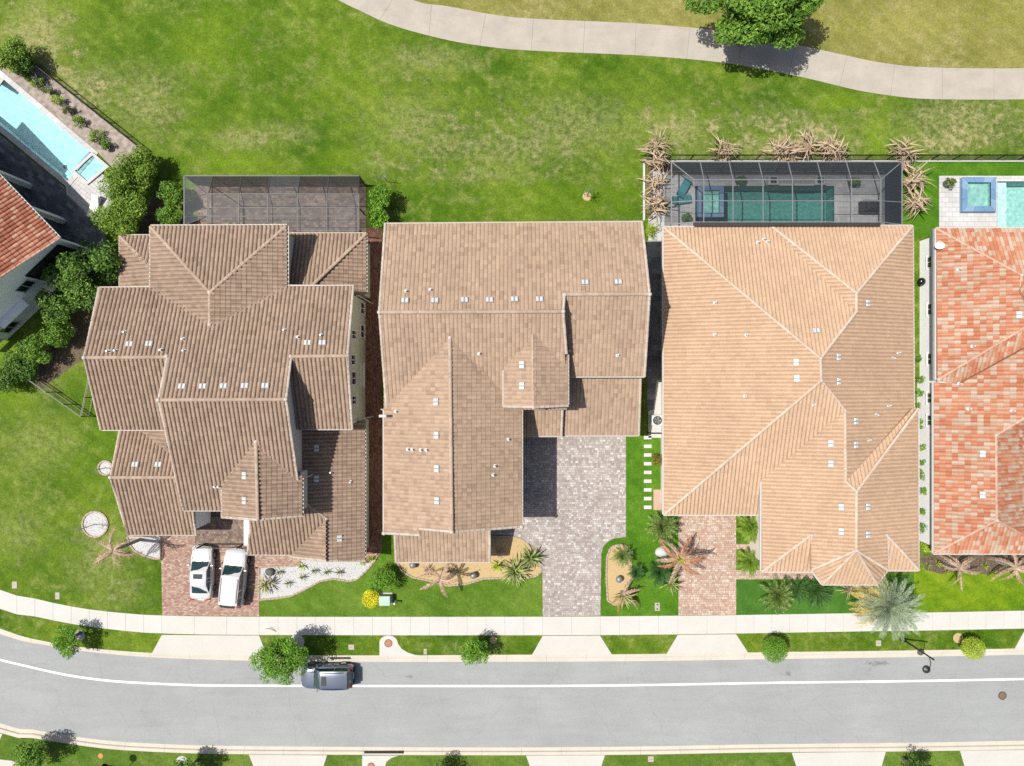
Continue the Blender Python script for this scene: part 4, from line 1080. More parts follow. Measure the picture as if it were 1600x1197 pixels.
def bx0(mb, a0, a1, b0, b1, z0, z1):
    mb.add([Q0(a, b, z) for z in (z0, z1) for b in (b0, b1) for a in (a0, a1)], [(0, 2, 3, 1), (4, 5, 7, 6), (0, 1, 5, 4), (2, 6, 7, 3), (0, 4, 6, 2), (1, 3, 7, 5)])
def gable0(a0, a1, b0, b1):
    zt = lambda b: E0 - .18 + P0 * min(b, 2 * RB - b)
    sec = [(b0, 0), (b1, 0), (b1, zt(b1)), (RB, zt(RB)), (b0, zt(b0))]
    v = [Q0(a, b, z) for a in (a0, a1) for b, z in sec]
    return mobj('wall', v, [(0, 1, 2, 3, 4), (9, 8, 7, 6, 5)] + [(k, k + 5, (k + 1) % 5 + 5, (k + 1) % 5) for k in range(5)], M['stucco_white'], H0)
gable0(.35, .65, .35, 2 * RB - .35)          # end wall
gable0(.66, 15.6, 2.2, 2 * RB - .35)         # body of the house, set back behind the porch on the pool side
def wall_px(px, py):
    b0_ = cor.xy + along * .35
    kk = b0_.dot(along) / ((px - CX) * along.x + (CY - py) * along.y)
    q = Vector(((px - CX) * kk, (CY - py) * kk)); return (q - b0_).dot(gdir), CAM_H - kk * FOC
for (px, py, w, h) in ((40, 447, 1.15, 1.1), (35, 513, 1.2, 1.1), (10, 540, 1.2, 1.1)):
    b_, z_ = wall_px(px, py); window(H0, Q0(.35, b_, max(1.2, z_)), -along, w, h, frame=M['stucco_grey'])
(b1_, z1_), (b2_, z2_) = wall_px(48, 432), wall_px(112, 388)
za, zb_ = min(z1_, z2_), max(z1_, z2_) + .6
za -= .4
mb = MB(); bx0(mb, .29, .34, .75, 4.1, za, zb_); lo = mb.build('loggia_screen', plain('dark_screen', (.03, .018, .014), .7), H0)
mb = MB()
for b_ in (.75, 2.4, 4.1): bx0(mb, .22, .285, b_ - .05, b_ + .05, za, zb_)
for z_ in (za, (za + zb_) / 2, zb_): bx0(mb, .225, .28, .7, 4.15, z_ - .05, z_ + .05)
mb.build('loggia_frame', M['black_metal'], lo)
mb = MB(); bx0(mb, -.05, .34, .65, 4.25, za - .22, za - .06); mb.build('loggia_sill', M['stucco_white'], H0)
mb = MB(); bx0(mb, -.35, .34, 6.3, 9.0, 2.75, 2.9); mb.build('ledge', M['stucco_white'], H0)
for a_ in (4.2, 8.2, 12.2, 15.4):
    mb = MB(); bx0(mb, a_ - .2, a_ + .2, .45, .85, 0, E0 - .1); mb.build('porch_column', M['stucco_white'], H0)
mb = MB(); bx0(mb, .7, 15.6, 2.1, 2.19, .2, E0 - .3); ps_ = mb.build('porch_shade_panel', plain('black_porch_shade', (.014, .014, .016), .6), H0)  # black panel: deep shade under the covered porch put into its colour
for k in range(7):
    mb = MB(); a_ = .8 + k * 2.4; mb.bar(Q0(a_, 2.06, .1), Q0(a_, 2.06, E0 - .3), .08, .08); mb.build('porch_post', M['bronze'], ps_)

# ------------------------------------------------------------------ street fronts and garden fronts
def garage(house, x0, x1, y, mat):
    d0 = None
    for k in range(4):
        mb = MB(); mb.box(x0, x1, y - .05, y + .02, .06 + k * .55, .06 + k * .55 + .53)
        o = mb.build('garage_door' if d0 is None else 'door_panel', mat, house if d0 is None else d0); d0 = d0 or o
garage(H1, X(215, E1), X(292, E1), Y(835, E1) + .35, M['fascia_white'])
garage(H3, XX(1066), XX(1150), YY(804) + .4, M['fascia_white'])
SW = (0, -1); NW = (0, 1)
for (hh, px, yv, z, w, h, d) in ((H1, 425, Y(866, E1) + .35, 1.6, 1.2, 1.3, SW), (H1, 535, Y(875, E1) + .35, 1.6, 1.5, 1.4, SW), (H1, 330, Y(797) + .35, 4.9, 1.2, 1.2, SW), (H1, 410, Y(808, 7) + .35, 5.4, 1.3, 1.3, SW),
        (H2, 690, Y(878, E1) + .35, 1.6, 1.8, 1.4, SW), (H2, 650, Y(826) + .35, 4.7, 1.1, 1.3, SW), (H2, 760, Y(826) + .35, 4.7, 1.1, 1.3, SW), (H2, 940, wy(588, E2) + .3, 5.2, 1.6, .9, SW), (H2, 835, wy(635, 7.45) + .3, 6.3, 1.0, 1.0, SW),
        (H3, 1230, wy(892, ZF) + .4, 1.7, 1.5, 1.5, SW), (H3, 1412, wy(892, ZF) + .4, 1.7, .9, 1.5, SW),
        (H1, 280, Y(353) - .35, 4.6, 1.2, 1.3, NW), (H1, 400, Y(353) - .35, 4.6, 1.2, 1.3, NW), (H2, 680, Y(349) - .35, 4.6, 1.5, 1.3, NW), (H2, 800, Y(349) - .35, 4.6, 1.5, 1.3, NW), (H2, 920, Y(349) - .40, 4.6, 1.5, 1.3, NW), (H2, 740, Y(349) - .35, 1.5, 2.6, 2.1, NW)):
    window(hh, Vector((wx(px, z), yv, z)), d, w, h)
# ------------------------------------------------------------------ pools
M['plaster'] = plain('pool_plaster', (0.66, 0.72, 0.72), 0.6, var=.08, scale=4)
M['plaster_teal'] = plain('teal_pool_finish', (0.24, 0.42, 0.40), 0.6, var=.12, scale=5)
M['blue_tile'] = piece_mat('blue_pool_tile', [(0, alb(112, 154, 200)), (.5, alb(134, 176, 218)), (1, alb(166, 200, 230))], .4)
M['water_blue'] = water_mat('clear_blue_water', (0.62, 0.87, 0.91), 2.2)
M['water_pale'] = water_mat('pale_aqua_water', (0.74, 0.92, 0.90), 1.6)
M['water_teal'] = water_mat('teal_water', (0.54, 0.80, 0.77), 1.6)
def basin(name, outline, depth, wall_mat, water, zw, label, rim=None, rim_w=.3, rim_z=.05, steps=None):
    c = sum((Vector((p[0], p[1], 0)) for p in outline), Vector()) / len(outline)
    root = thing(name, c, label, 'pool' if 'pool' in name else 'spa')
    n = len(outline)
    v = [(p[0], p[1], rim_z) for p in outline] + [(p[0], p[1], -depth) for p in outline]
    f = [((i + 1) % n, i, i + n, (i + 1) % n + n) for i in range(n)]
    f += [tuple(i + n for i in t) for t in tessellate_polygon([[Vector((p[0], p[1], 0)) for p in outline]])]
    mobj('basin', v, f, wall_mat, root)
    if rim:
        inn = [Vector((p[0], p[1])) for p in outline]
        cc = Vector((c.x, c.y)); out = []
        for i in range(n):
            a, b, d = inn[i - 1], inn[i], inn[(i + 1) % n]
            e1 = (b - a).normalized(); e2 = (d - b).normalized()
            s = 1 if poly_area_orient(inn) > 0 else -1
            n1 = Vector((e1.y, -e1.x)) * s; n2 = Vector((e2.y, -e2.x)) * s
            m = (n1 + n2); m /= max(.3, m.dot(n1)); out.append(b + m * rim_w)
        for i in range(n):
            j = (i + 1) % n
            L = (inn[j] - inn[i]).length; k = max(1, round(L / .62))
            mb = MB()
            for q in range(k):
                g = .006 / max(.2, L / k)
                t0, t1 = (q + g) / k, (q + 1 - g) / k
                P = [inn[i].lerp(inn[j], t0), inn[i].lerp(inn[j], t1), out[i].lerp(out[j], t1), out[i].lerp(out[j], t0)]
                mb.prism([(p.x, p.y) for p in P], rim_z - .12, rim_z + .012)
            mb.build('coping', rim, root)
    mobj('water', [(p[0], p[1], zw) for p in outline], [tuple(t) for t in tessellate_polygon([[Vector((p[0], p[1], 0)) for p in outline]])], water, root)
    return root
A = POOLS['a']
pa = basin('swimming_pool', A, 1.35, M['plaster'], M['water_blue'], -.10, 'bright blue swimming pool with white coping beside the angled white house', M['paver_deck'], .42, .055)
def shelf(root, px, z, mat):
    mb = MB(); mb.prism([W(*p).xy for p in px], -1.3, z); mb.build('step', mat, root)
shelf(pa, [(143, 240), (106, 283), (92, 271), (128, 228)], -.55, M['plaster'])
shelf(pa, [(143, 240), (106, 283), (98, 276), (135, 234)], -.33, M['plaster'])
mb = MB(); mb.lathe([(.16, -1.34), (.16, -1.31), (.10, -1.305)], 12, W(86, 253)); mb.build('drain', M['bronze'], pa)
# ledge spa at its end
la = [W(146, 242), W(172, 263), W(136, 289), W(120, 270)]
sp = basin('spa', [W(146, 244), W(166, 261), W(138, 284), W(119, 268)], -.02, M['plaster'], M['water_blue'], .10, 'shallow pale spa ledge at the end of the bright blue pool', M['paver_deck'], .22, .16)
mb = MB(); a, b = W(143, 240, .0), W(120, 265, .0); mb.bar(a + Vector((0, 0, .06)), b + Vector((0, 0, .06)), .35, .2); mb.build('spillway', M['blue_tile'], sp)
M['deck_dark_pav'] = piece_mat('shade_toned_deck_pavers', [(0, alb(112, 116, 120)), (.6, alb(142, 146, 150)), (1, alb(172, 176, 178))], .8)  # grey deck with the house's shadow put into the paver tones
paving('pool_deck', [(-95, 133), (101, 292), (112, 303), (150, 345), (185, 405), (120, 405), (-90, 210)], M['deck_dark_pav'], M['grey_joint'], .6, .3, z=.02, rot=R(-39))
paving('pool_deck', [(138, 290), (160, 272), (182, 290), (178, 345), (152, 348), (104, 304), (103, 291), (118, 272)], M['paver_deck'], M['grey_joint'], .6, .3, z=.026, rot=R(-39))
paving('pool_deck', [(-40, 60), (10, 120), (-2, 136), (-60, 100)], M['paver_deck'], M['grey_joint'], .6, .3, z=.026, rot=R(-39))
yard('mulch_bed', [(40, 92), (222, 232), (205, 262), (176, 262), (150, 236), (26, 131), (-10, 118), (-10, 95)], .012, plain('dry_grey_soil', (.26, .22, .19), .95, var=.35, scale=2.5, bump=.03))

B = POOLS['b']
pb = basin('swimming_pool', B, 1.5, M['plaster_teal'], M['water_teal'], -.08, 'long teal swimming pool under the dark screen cage', M['paver_cage'], .28, .05)
for rr in ([(1020, 268), (1390, 268), (1390, 287), (1020, 287)], [(1020, 287), (1081, 287), (1081, 358), (1020, 358)], [(1308, 287), (1390, 287), (1390, 358), (1308, 358)]):
    paving('pool_deck', rr, M['paver_cage'], M['grey_joint'], .6, .4, z=.04)
sb = [W(1096, 299), W(1122, 299), W(1122, 334), W(1096, 334)]
ss = basin('spa', sb, -.0, M['plaster'], M['water_teal'], .34, 'square tiled spa at the end of the teal pool inside the cage', M['blue_tile'], .36, .38)
mb = MB(); p, q = W(1089, 292), W(1129, 341)
for (x0, x1, y0, y1) in ((p.x, q.x, q.y, q.y + .12), (p.x, q.x, p.y - .12, p.y), (p.x, p.x + .12, q.y, p.y), (q.x - .12, q.x, q.y, p.y)): mb.box(x0, x1, y0, y1, -1.4, .25)
mb.build('spa_wall', M['blue_tile'], ss)
yard('mulch_bed', [(1040, 268.8), (1381, 268.8), (1381, 274), (1040, 274)], .048, M['soil'])
# raised water feature at the pool's edge
wf = thing('water_feature', W(1245, 283), 'long pale raised planter with square end blocks along the teal pool', 'planter')
zz = .55
p, q = W(1218, 277, zz), W(1272, 290, zz); mb = MB(); mb.box(p.x, q.x, q.y, q.y + .16, 0, zz); mb.box(p.x, q.x, p.y - .16, p.y, 0, zz); mb.build('trough_wall', M['paver_cage'], wf)
mb = MB(); mb.box(p.x, q.x, q.y + .16, p.y - .16, 0, zz - .12); mb.build('planting_soil', plain('grey_green_pebble', (.22, .24, .2), .9, var=.3, scale=9), wf)
for (x0, x1) in ((1200, 1217), (1273, 1290)):
    p, q = W(x0, 275, zz), W(x1, 289, zz)
    mb = MB(); mb.box(p.x, q.x, q.y, p.y, 0, zz + .05, .03); o = mb.build('end_block', M['paver_cage'], wf)
    mb = MB(); cx_, cy_ = (p.x + q.x) / 2, (p.y + q.y) / 2; mb.box(cx_ - .24, cx_ + .24, cy_ - .24, cy_ + .24, zz + .02, zz + .075); mb.build('slot', M['bronze'], o)

C = POOLS['c']
basin('swimming_pool', C, 1.4, plain('pale_aqua_finish', (.40, .55, .52), .6, var=.1), M['water_pale'], -.08, 'pale aqua swimming pool cut by the right edge of the photo', None, .3, .05)
shelf(bpy.data.objects['swimming_pool.002'], [(1558, 284), (1576, 284), (1576, 356), (1558, 356)], -.28, M['plaster'])
for rr in ([(1467, 275), (1760, 275), (1760, 283.5), (1467, 283.5)], [(1467, 283.5), (1557.5, 283.5), (1557.5, 358), (1467, 358)]):
    paving('pool_deck', rr, M['paver_deck'], M['grey_joint'], .6, .4, z=.045)
sc4 = [W(1512, 285, .45), W(1548, 285, .45), W(1548, 322, .45), W(1512, 322, .45)]
s4 = basin('spa', sc4, -.05, plain('sage_spa_finish', (.34, .48, .44), .6, var=.1), M['water_pale'], .40, 'square spa with a wide blue tile rim on the white deck', M['blue_tile'], .44, .45)
mb = MB(); p, q = W(1504, 277, .44), W(1557, 331, .44)
for (x0, x1, y0, y1) in ((p.x, q.x, q.y, q.y + .1), (p.x, q.x, p.y - .1, p.y), (p.x, p.x + .1, q.y + .1, p.y - .1), (q.x - .1, q.x, q.y + .1, p.y - .1)): mb.box(x0, x1, y0, y1, .03, .33)
mb.build('spa_wall', M['blue_tile'], s4)

# ------------------------------------------------------------------ screen cages
M['screen_dark'] = thin_mat('charcoal_insect_screen', (.020, .026, .034), .36)
M['screen_dense'] = thin_mat('dense_navy_screen', (.022, .028, .038), .9)
M['frame_dark'] = plain('dark_grey_frame', (.05, .053, .06), .5, .1)
M['screen_brown'] = thin_mat('brown_insect_screen', (.045, .04, .04), .42)
M['screen_mid'] = thin_mat('navy_insect_screen', (.022, .028, .038), .6)
M['screen_glare'] = thin_mat('glare_grey_insect_screen', (.11, .125, .14), .30)  # paler grey: glare and sheen on the mesh put into its colour
def quad(name, pts, mat, parent): return mobj(name, pts, [tuple(range(len(pts)))], mat, parent)
def tubes(name, segs, w, mat, parent):
    mb = MB()
    for p, q in segs: mb.bar(p, q, w, w * 1.3)
    return mb.build(name, mat, parent)
# dark cage over the teal pool
CG = thing('screen_cage', W(1215, 310), 'dark screened pool cage with grey beams behind the sandy roofed house', 'pool cage')
ez, tz = 2.6, 3.6
ex = [1049, 1094, 1139, 1185, 1231, 1276.5, 1322, 1365.5, 1409]
kx = [1084, 1099.5, 1145, 1192, 1238, 1284, 1330, 1376, 1376]
ye, yk, ym, yb = 253, 281, 314, 347
fr = plain('grey_frame', (.17, .18, .19), .5, .1)
E_ = [W(x, ye, ez) for x in ex]
Kn = [W(x, yk, tz) for x in kx]; Km = [W(x, ym, tz) for x in kx]; Kb = [W(x, yb, tz) for x in kx]
sideL = [W(1049, ye, ez), W(1049, yb + 4, ez)]; sideR = [W(1409, ye, ez), W(1409, yb + 4, ez)]
for i in range(1, 8):
    tubes('beam', [(E_[i], Kn[i]), (Kn[i], Kb[i])], .065, fr, CG)
for a, b in ((E_[0], Kn[0]), (E_[8], Kn[8]), (sideL[1], Kb[0]), (sideR[1], Kb[8])): tubes('hip_beam', [(a, b)], .065, fr, CG)
for a, b in ((E_[0], E_[8]), (sideL[0], sideL[1]), (sideR[0], sideR[1])): tubes('eave_beam', [(a, b)], .08, fr, CG)
for L_ in (Kn, Km, Kb): tubes('purlin', [(L_[0], L_[8])], .055, fr, CG)
tubes('purlin', [(Kn[0], Kb[0])], .06, fr, CG); tubes('purlin', [(Kn[8], Kb[8])], .06, fr, CG)
for a, b in (((Km[0]), W(1049, ym + 2, ez)), (Km[8], W(1409, ym + 2, ez))): tubes('rafter', [(a, b)], .055, fr, CG)
for p in E_ + [sideL[1], sideR[1], W(1049, ym, ez), W(1409, ym, ez)]:
    mb = MB(); mb.box(p.x - .035, p.x + .035, p.y - .035, p.y + .035, 0, ez); mb.build('post', M['bronze'], CG)
for z in (.9,):
    tubes('chair_rail', [(Vector((E_[0].x, E_[0].y, z)), Vector((E_[8].x, E_[0].y, z)))], .05, M['bronze'], CG)
sd = M['screen_dark']
for i in range(8):
    quad('screen_panel', [E_[i], E_[i + 1], Kn[i + 1], Kn[i]], M['screen_mid'], CG)
    if i < 7:
        quad('screen_panel', [Kn[i], Kn[i + 1], Km[i + 1], Km[i]], sd, CG); quad('screen_panel', [Km[i], Km[i + 1], Kb[i + 1], Kb[i]], sd, CG)
    dn = lambda p: Vector((p.x, p.y, .05))
    quad('screen_panel', [E_[i], E_[i + 1], dn(E_[i + 1]), dn(E_[i])], M['screen_dense'], CG)
for s_, k_ in ((sideL, 0), (sideR, 8)):
    mid = W(1049 if k_ == 0 else 1409, ym + 2, ez)
    q_ = sd if k_ == 0 else M['screen_mid']
    quad('screen_panel', [s_[0], Kn[k_], Km[k_], mid], q_, CG); quad('screen_panel', [mid, Km[k_], Kb[k_], s_[1]], q_, CG)
    quad('screen_panel', [s_[0], s_[1], Vector((s_[1].x, s_[1].y, .05)), Vector((s_[0].x, s_[0].y, .05))], sd if k_ == 0 else M['screen_dense'], CG)
mb = MB(); mb.bar(Kb[0] + Vector((0, -.15, -.1)), Kb[8] + Vector((0, -.15, -.1)), .2, .22); mb.build('super_gutter', M['bronze'], CG)

# lighter cage on the brown roofed house
paving('patio', [(306, 286), (572, 286), (572, 378), (240, 378), (240, 340), (306, 340)], M['paver_lanai'], M['sand_joint'], .3, .2, z=.04)
CL = thing('screen_cage', W(430, 325), 'grey screened patio cage behind the brown roofed house', 'pool cage')
ez, tz = 2.5, 3.3
ex = [288, 333, 378, 422, 469, 514, 561]; kx = [324, 326, 373, 418.5, 465, 511, 561]
E_ = [W(x, 275, ez) for x in ex]; Kn = [W(x, 303, tz) for x in kx]; Km = [W(x, 325, tz) for x in kx]; Kp = [W(x, 338, tz) for x in kx]; Kb = [W(x, 349 if x < 448 else 361, tz) for x in kx]
fl = M['frame_dark']
for i in range(1, 6): tubes('beam', [(E_[i], Kn[i]), (Kn[i], Kb[i])], .06, fl, CL)
tubes('end_beam', [(E_[6], Kn[6]), (Kn[6], Kb[6])], .07, M['bronze'], CL)
tubes('hip_beam', [(E_[0], Kn[0])], .07, fl, CL); tubes('hip_beam', [(W(288, 352, ez), Kp[0])], .07, fl, CL)
tubes('eave_beam', [(E_[0], E_[6])], .08, fl, CL); tubes('eave_beam', [(E_[0], W(288, 352, ez))], .08, fl, CL)
for L_ in (Kn, Km, Kp): tubes('purlin', [(L_[0], L_[6])], .05, fl, CL)
tubes('purlin', [(Kn[0], Kb[0])], .06, fl, CL)
tubes('purlin', [(Kb[4], Kb[6])], .05, fl, CL)
for (y, k_) in ((308, Kn), (336, Kp)): tubes('rafter', [(W(288, y + 3, ez), k_[0])], .045, fl, CL)
for p in E_ + [W(561, 325, ez), W(561, 360, ez), W(288, 312, ez), W(288, 350, ez)]:
    mb = MB(); mb.box(p.x - .04, p.x + .04, p.y - .04, p.y + .04, 0, ez); mb.build('post', M['bronze'], CL)
sg_ = M['screen_glare']
for i in range(6):
    quad('screen_panel', [E_[i], E_[i + 1], Kn[i + 1], Kn[i]], sg_ if i in (0, 3) else M['screen_brown'], CL)
    if i:
        quad('screen_panel', [Kn[i], Kn[i + 1], Km[i + 1], Km[i]], sg_, CL); quad('screen_panel', [Km[i], Km[i + 1], Kb[i + 1], Kb[i]], sg_, CL)
    quad('screen_panel', [E_[i], E_[i + 1], Vector((E_[i + 1].x, E_[i + 1].y, .05)), Vector((E_[i].x, E_[i].y, .05))], M['screen_dense'], CL)
quad('screen_panel', [E_[0], Kn[0], Kp[0], W(288, 352, ez)], sg_, CL)
quad('screen_panel', [E_[6], Kn[6], Kb[6], W(561, 361, ez), Vector((W(561, 361, ez).x, W(561, 361, ez).y, .05)), Vector((E_[6].x, E_[6].y, .05))], M['screen_dark'], CL)

# ------------------------------------------------------------------ fences
def fence(label, pts, h, mat, gap=1.75, pick=.13, cat='fence', kerb=False):
    P = [Vector(p) for p in pts]
    root = thing('metal_fence', P[0], label, cat)
    for a, b in zip(P, P[1:]):
        L = (b - a).length; n = max(1, round(L / gap)); d = (b - a) / n
        for i in range(n + (1 if b is P[-1] else 0)):
            q = a + d * i; mb = MB(); mb.box(q.x - .035, q.x + .035, q.y - .035, q.y + .035, 0, h + .05); mb.build('post', mat, root)
        for z in (.12, h - .16, h):
            mb = MB(); mb.bar(a + Vector((0, 0, z)), b + Vector((0, 0, z)), .035, .035); mb.build('rail', mat, root)
        mb = MB(); m = int(L / pick)
        for i in range(1, m):
            q = a + (b - a) * (i / m); mb.box(q.x - .009, q.x + .009, q.y - .009, q.y + .009, .1, h)
        tag(mb.build('pickets', mat, root), kind='stuff')
    return root
fence('long black metal picket fence behind the two pools on the golf side', [W(1010, 250), W(1760, 250)], 1.35, M['black_metal'], 1.78)
fence('black metal fence running diagonally behind the bright blue pool', [W(30, 80), W(226, 236)], 1.3, M['black_metal'], 1.9)
fence('dark metal corner fence on the grass beside the brown roofed house', [W(60, 594), W(140, 650), W(152, 592)], 1.25, M['bronze'], 1.6)
mb = MB(); a, b = W(1004, 251.5), W(1760, 251.5); mb.box(a.x, b.x, a.y - .1, a.y + .08, 0, .14); tag(mb.build('garden_kerb', M['concrete'], kind='structure'))
mb = MB(); a, b = W(1006, 251.5), W(1006, 345); mb.box(a.x - .08, a.x + .08, b.y, a.y, 0, .13); tag(mb.build('garden_kerb', M['concrete'], kind='structure'))
fence('short dark fence panel in the gap beside the air conditioner', [W(1012, 676), W(1036, 676)], 1.3, M['black_metal'], 1.3)

# ------------------------------------------------------------------ beds of stone, mulch and their edging
M['gravel_white'] = piece_mat('white_stones', [(0, alb(216, 216, 216)), (.5, alb(240, 240, 238)), (1, alb(253, 253, 252))], .8)
M['gravel_tan'] = piece_mat('tan_stones', [(0, alb(212, 176, 122)), (.5, alb(236, 206, 154)), (1, alb(248, 226, 182))], .85)
M['bed_white'] = plain('white_bed', alb(236, 236, 236), .9, var=.12, scale=9, bump=.02)
M['bed_tan'] = plain('tan_bed', alb(234, 204, 150), .9, var=.1, scale=9, bump=.02)
M['mulch'] = piece_mat('brown_mulch', [(0, (.05, .034, .024)), (.6, (.10, .07, .05)), (1, (.2, .15, .11))], .95)
M['edging'] = plain('concrete_edging', alb(214, 190, 170), .85, var=.12, scale=8)
def pebbles(px, n, size, mat, parent, z=.02):
    poly = [W(*p).xy for p in px]; xs = [p.x for p in poly]; ys = [p.y for p in poly]
    pts = np.column_stack([nrng.uniform(min(xs), max(xs), n * 3), nrng.uniform(min(ys), max(ys), n * 3)])
    pts = pts[inside([(p.x, p.y) for p in poly], pts)][:n]
    base = np.array([(1, 0, 0), (-.5, .87, 0), (-.5, -.87, 0), (.3, .2, .7), (-.4, .1, .55)])
    F = [(0, 1, 4, 3), (1, 2, 4), (2, 0, 3, 4)]
    v, f = [], []
    for i, (x, y) in enumerate(pts):
        a = rnd.uniform(0, 6.28); s = size * rnd.uniform(.5, 1.3); ca, sa = math.cos(a), math.sin(a)
        for b in base: v.append((x + s * (b[0] * ca - b[1] * sa), y + s * (b[0] * sa + b[1] * ca), z - .01 + s * b[2] * .8))
        f += [tuple(i * 5 + k for k in q) for q in F]
    return tag(mobj('stones', v, f, mat, parent), kind='stuff')
def bed(name, px, mat, stone, dens=30, size=.06, edge=True, z=.016):
    b = yard(name, px, z, mat)
    P = [W(*p) for p in px]
    area = abs(poly_area_orient([(p.x, p.y) for p in P])) / 2
    pebbles(px, int(area * dens), size, stone, b, z + .01)
    if edge:
        mb = MB()
        for p, q in zip(P, P[1:] + P[:1]):
            d = q - p; n = max(1, round(d.length / .35))
            for i in range(n):
                mb.bar(p + d * ((i + .04) / n) + Vector((0, 0, .05)), p + d * ((i + .96) / n) + Vector((0, 0, .05)), .13, .1)
        mb.build('edging', M['edging'], b)
    return b
bed('gravel_bed', [(405, 886), (455, 884), (470, 874), (590, 866), (586, 876), (574, 890), (558, 905), (545, 908), (520, 904), (500, 908), (478, 920), (455, 931), (430, 935), (405, 937)], M['bed_white'], M['gravel_white'])
bed('gravel_bed', [(617, 872), (760, 872), (766, 838), (798, 838), (815, 842), (832, 856), (842, 872), (846, 892), (838, 900), (815, 904), (785, 903), (755, 904), (730, 912), (700, 915), (675, 908), (645, 902), (628, 892)], M['bed_tan'], M['gravel_tan'], 26, .045)
bed('gravel_bed', [(953, 857), (960, 852), (975, 851), (984, 858), (986, 880), (986, 905), (980, 917), (978, 930), (985, 940), (960, 945), (949, 938), (947, 900), (948, 870)], M['bed_tan'], M['gravel_tan'], 26, .045)
bed('gravel_bed', [(149 + 20 * math.cos(a), 819 + 20 * math.sin(a)) for a in [R(d) for d in range(0, 360, 20)]], M['bed_white'], M['gravel_white'], 40)
bed('gravel_bed', [(199, 838), (250, 838), (252, 872), (243, 873), (225, 868), (210, 860), (203, 850)], M['bed_white'], M['gravel_white'], 40)
bed('gravel_bed', [(165 + 11 * math.cos(a), 731 + 11 * math.sin(a)) for a in [R(d) for d in range(0, 360, 24)]], M['bed_white'], M['gravel_white'], 40)
bed('gravel_bed', [(1013, 342), (1040, 342), (1040, 378), (1013, 378)], M['bed_white'], M['gravel_white'], 40, edge=False)
bed('gravel_bed', [(1300, 908), (1372, 900), (1372, 918), (1318, 918)], M['bed_white'], M['gravel_white'], 40, edge=False)
bed('mulch_bed', [(1437, 868), (1640, 862), (1640, 898), (1580, 893), (1545, 898), (1500, 893), (1470, 897), (1445, 890)], M['soil'], M['mulch'], 40, .07, edge=False)
bed('mulch_bed', [(1012, 254), (1046, 254), (1046, 342), (1012, 342)], M['soil'], M['mulch'], 40, .07, edge=False)
bed('mulch_bed', [(60, 560), (130, 470), (200, 400), (250, 280), (262, 300), (230, 400), (178, 480), (130, 560), (60, 610)], M['soil'], M['mulch'], 12, .08, edge=False)
for (px, py, r) in ((917, 307, 7), (124, 993, 9), (464, 1003, 12), (1497, 997, 8), (771, 1000, 6), (284, 1190, 9)):
    bed('tree_ring', [(px + r * math.cos(a), py + r * math.sin(a)) for a in [R(d) for d in range(0, 360, 30)]], M['bed_white'] if r > 8 else M['bed_tan'], M['gravel_white'] if r > 8 else M['gravel_tan'], 60, .05, edge=False)
# stepping stones
for k in range(9):
    p, q = W(1006, 681 + k * 13.6), W(1018, 686.5 + k * 13.6)
    mb = MB(); mb.box(p.x, q.x, q.y, p.y, 0, .05, .015)
    names = ['first', 'second', 'third', 'fourth', 'fifth', 'sixth', 'seventh', 'eighth', 'last']
    tag(mb.build('stepping_stone', M['paver_deck']), f'{names[k]} white stepping stone in the grass, counted from the air conditioner', 'stepping stone', 'white stepping stones along the sandy roofed house')
for (px, py, w_) in ((1160, 847, 9), (1160, 862, 8)):
    p, q = W(px - w_ / 2, py - 7), W(px + w_ / 2, py + 7); mb = MB(); mb.box(p.x, q.x, q.y, p.y, 0, .04, .01)
# ------------------------------------------------------------------ cars
M['paint_white'] = NT('white_car_paint').done((.50, .50, .51), .28); M['paint_white'].node_tree.nodes['Principled BSDF'].inputs['Coat Weight'].default_value = .7
M['paint_dark'] = NT('grey_blue_car_paint').done((.15, .18, .235), .26, .55); M['paint_dark'].node_tree.nodes['Principled BSDF'].inputs['Coat Weight'].default_value = .9
M['car_glass'] = plain('tinted_car_glass', (.012, .035, .036), .05, var=.02, spec=.9)
M['car_black'] = plain('black_trim', (.014, .014, .015), .5)
M['tyre'] = plain('tyre_rubber', (.018, .018, .018), .85)
M['rim'] = plain('alloy_rim', (.45, .46, .47), .3, .9)
M['lamp_clear'] = plain('headlamp_glass', (.55, .58, .6), .1, .2, spec=.9)
M['lamp_red'] = plain('tail_lamp_red', (.32, .012, .012), .15)
def grid_mesh(rows, closed=False):
    n = len(rows[0]); v = [p for r in rows for p in r]; f = []
    for i in range(len(rows) - 1):
        for j in range(n - 1): f.append((i * n + j, i * n + j + 1, (i + 1) * n + j + 1, (i + 1) * n + j))
    return v, f
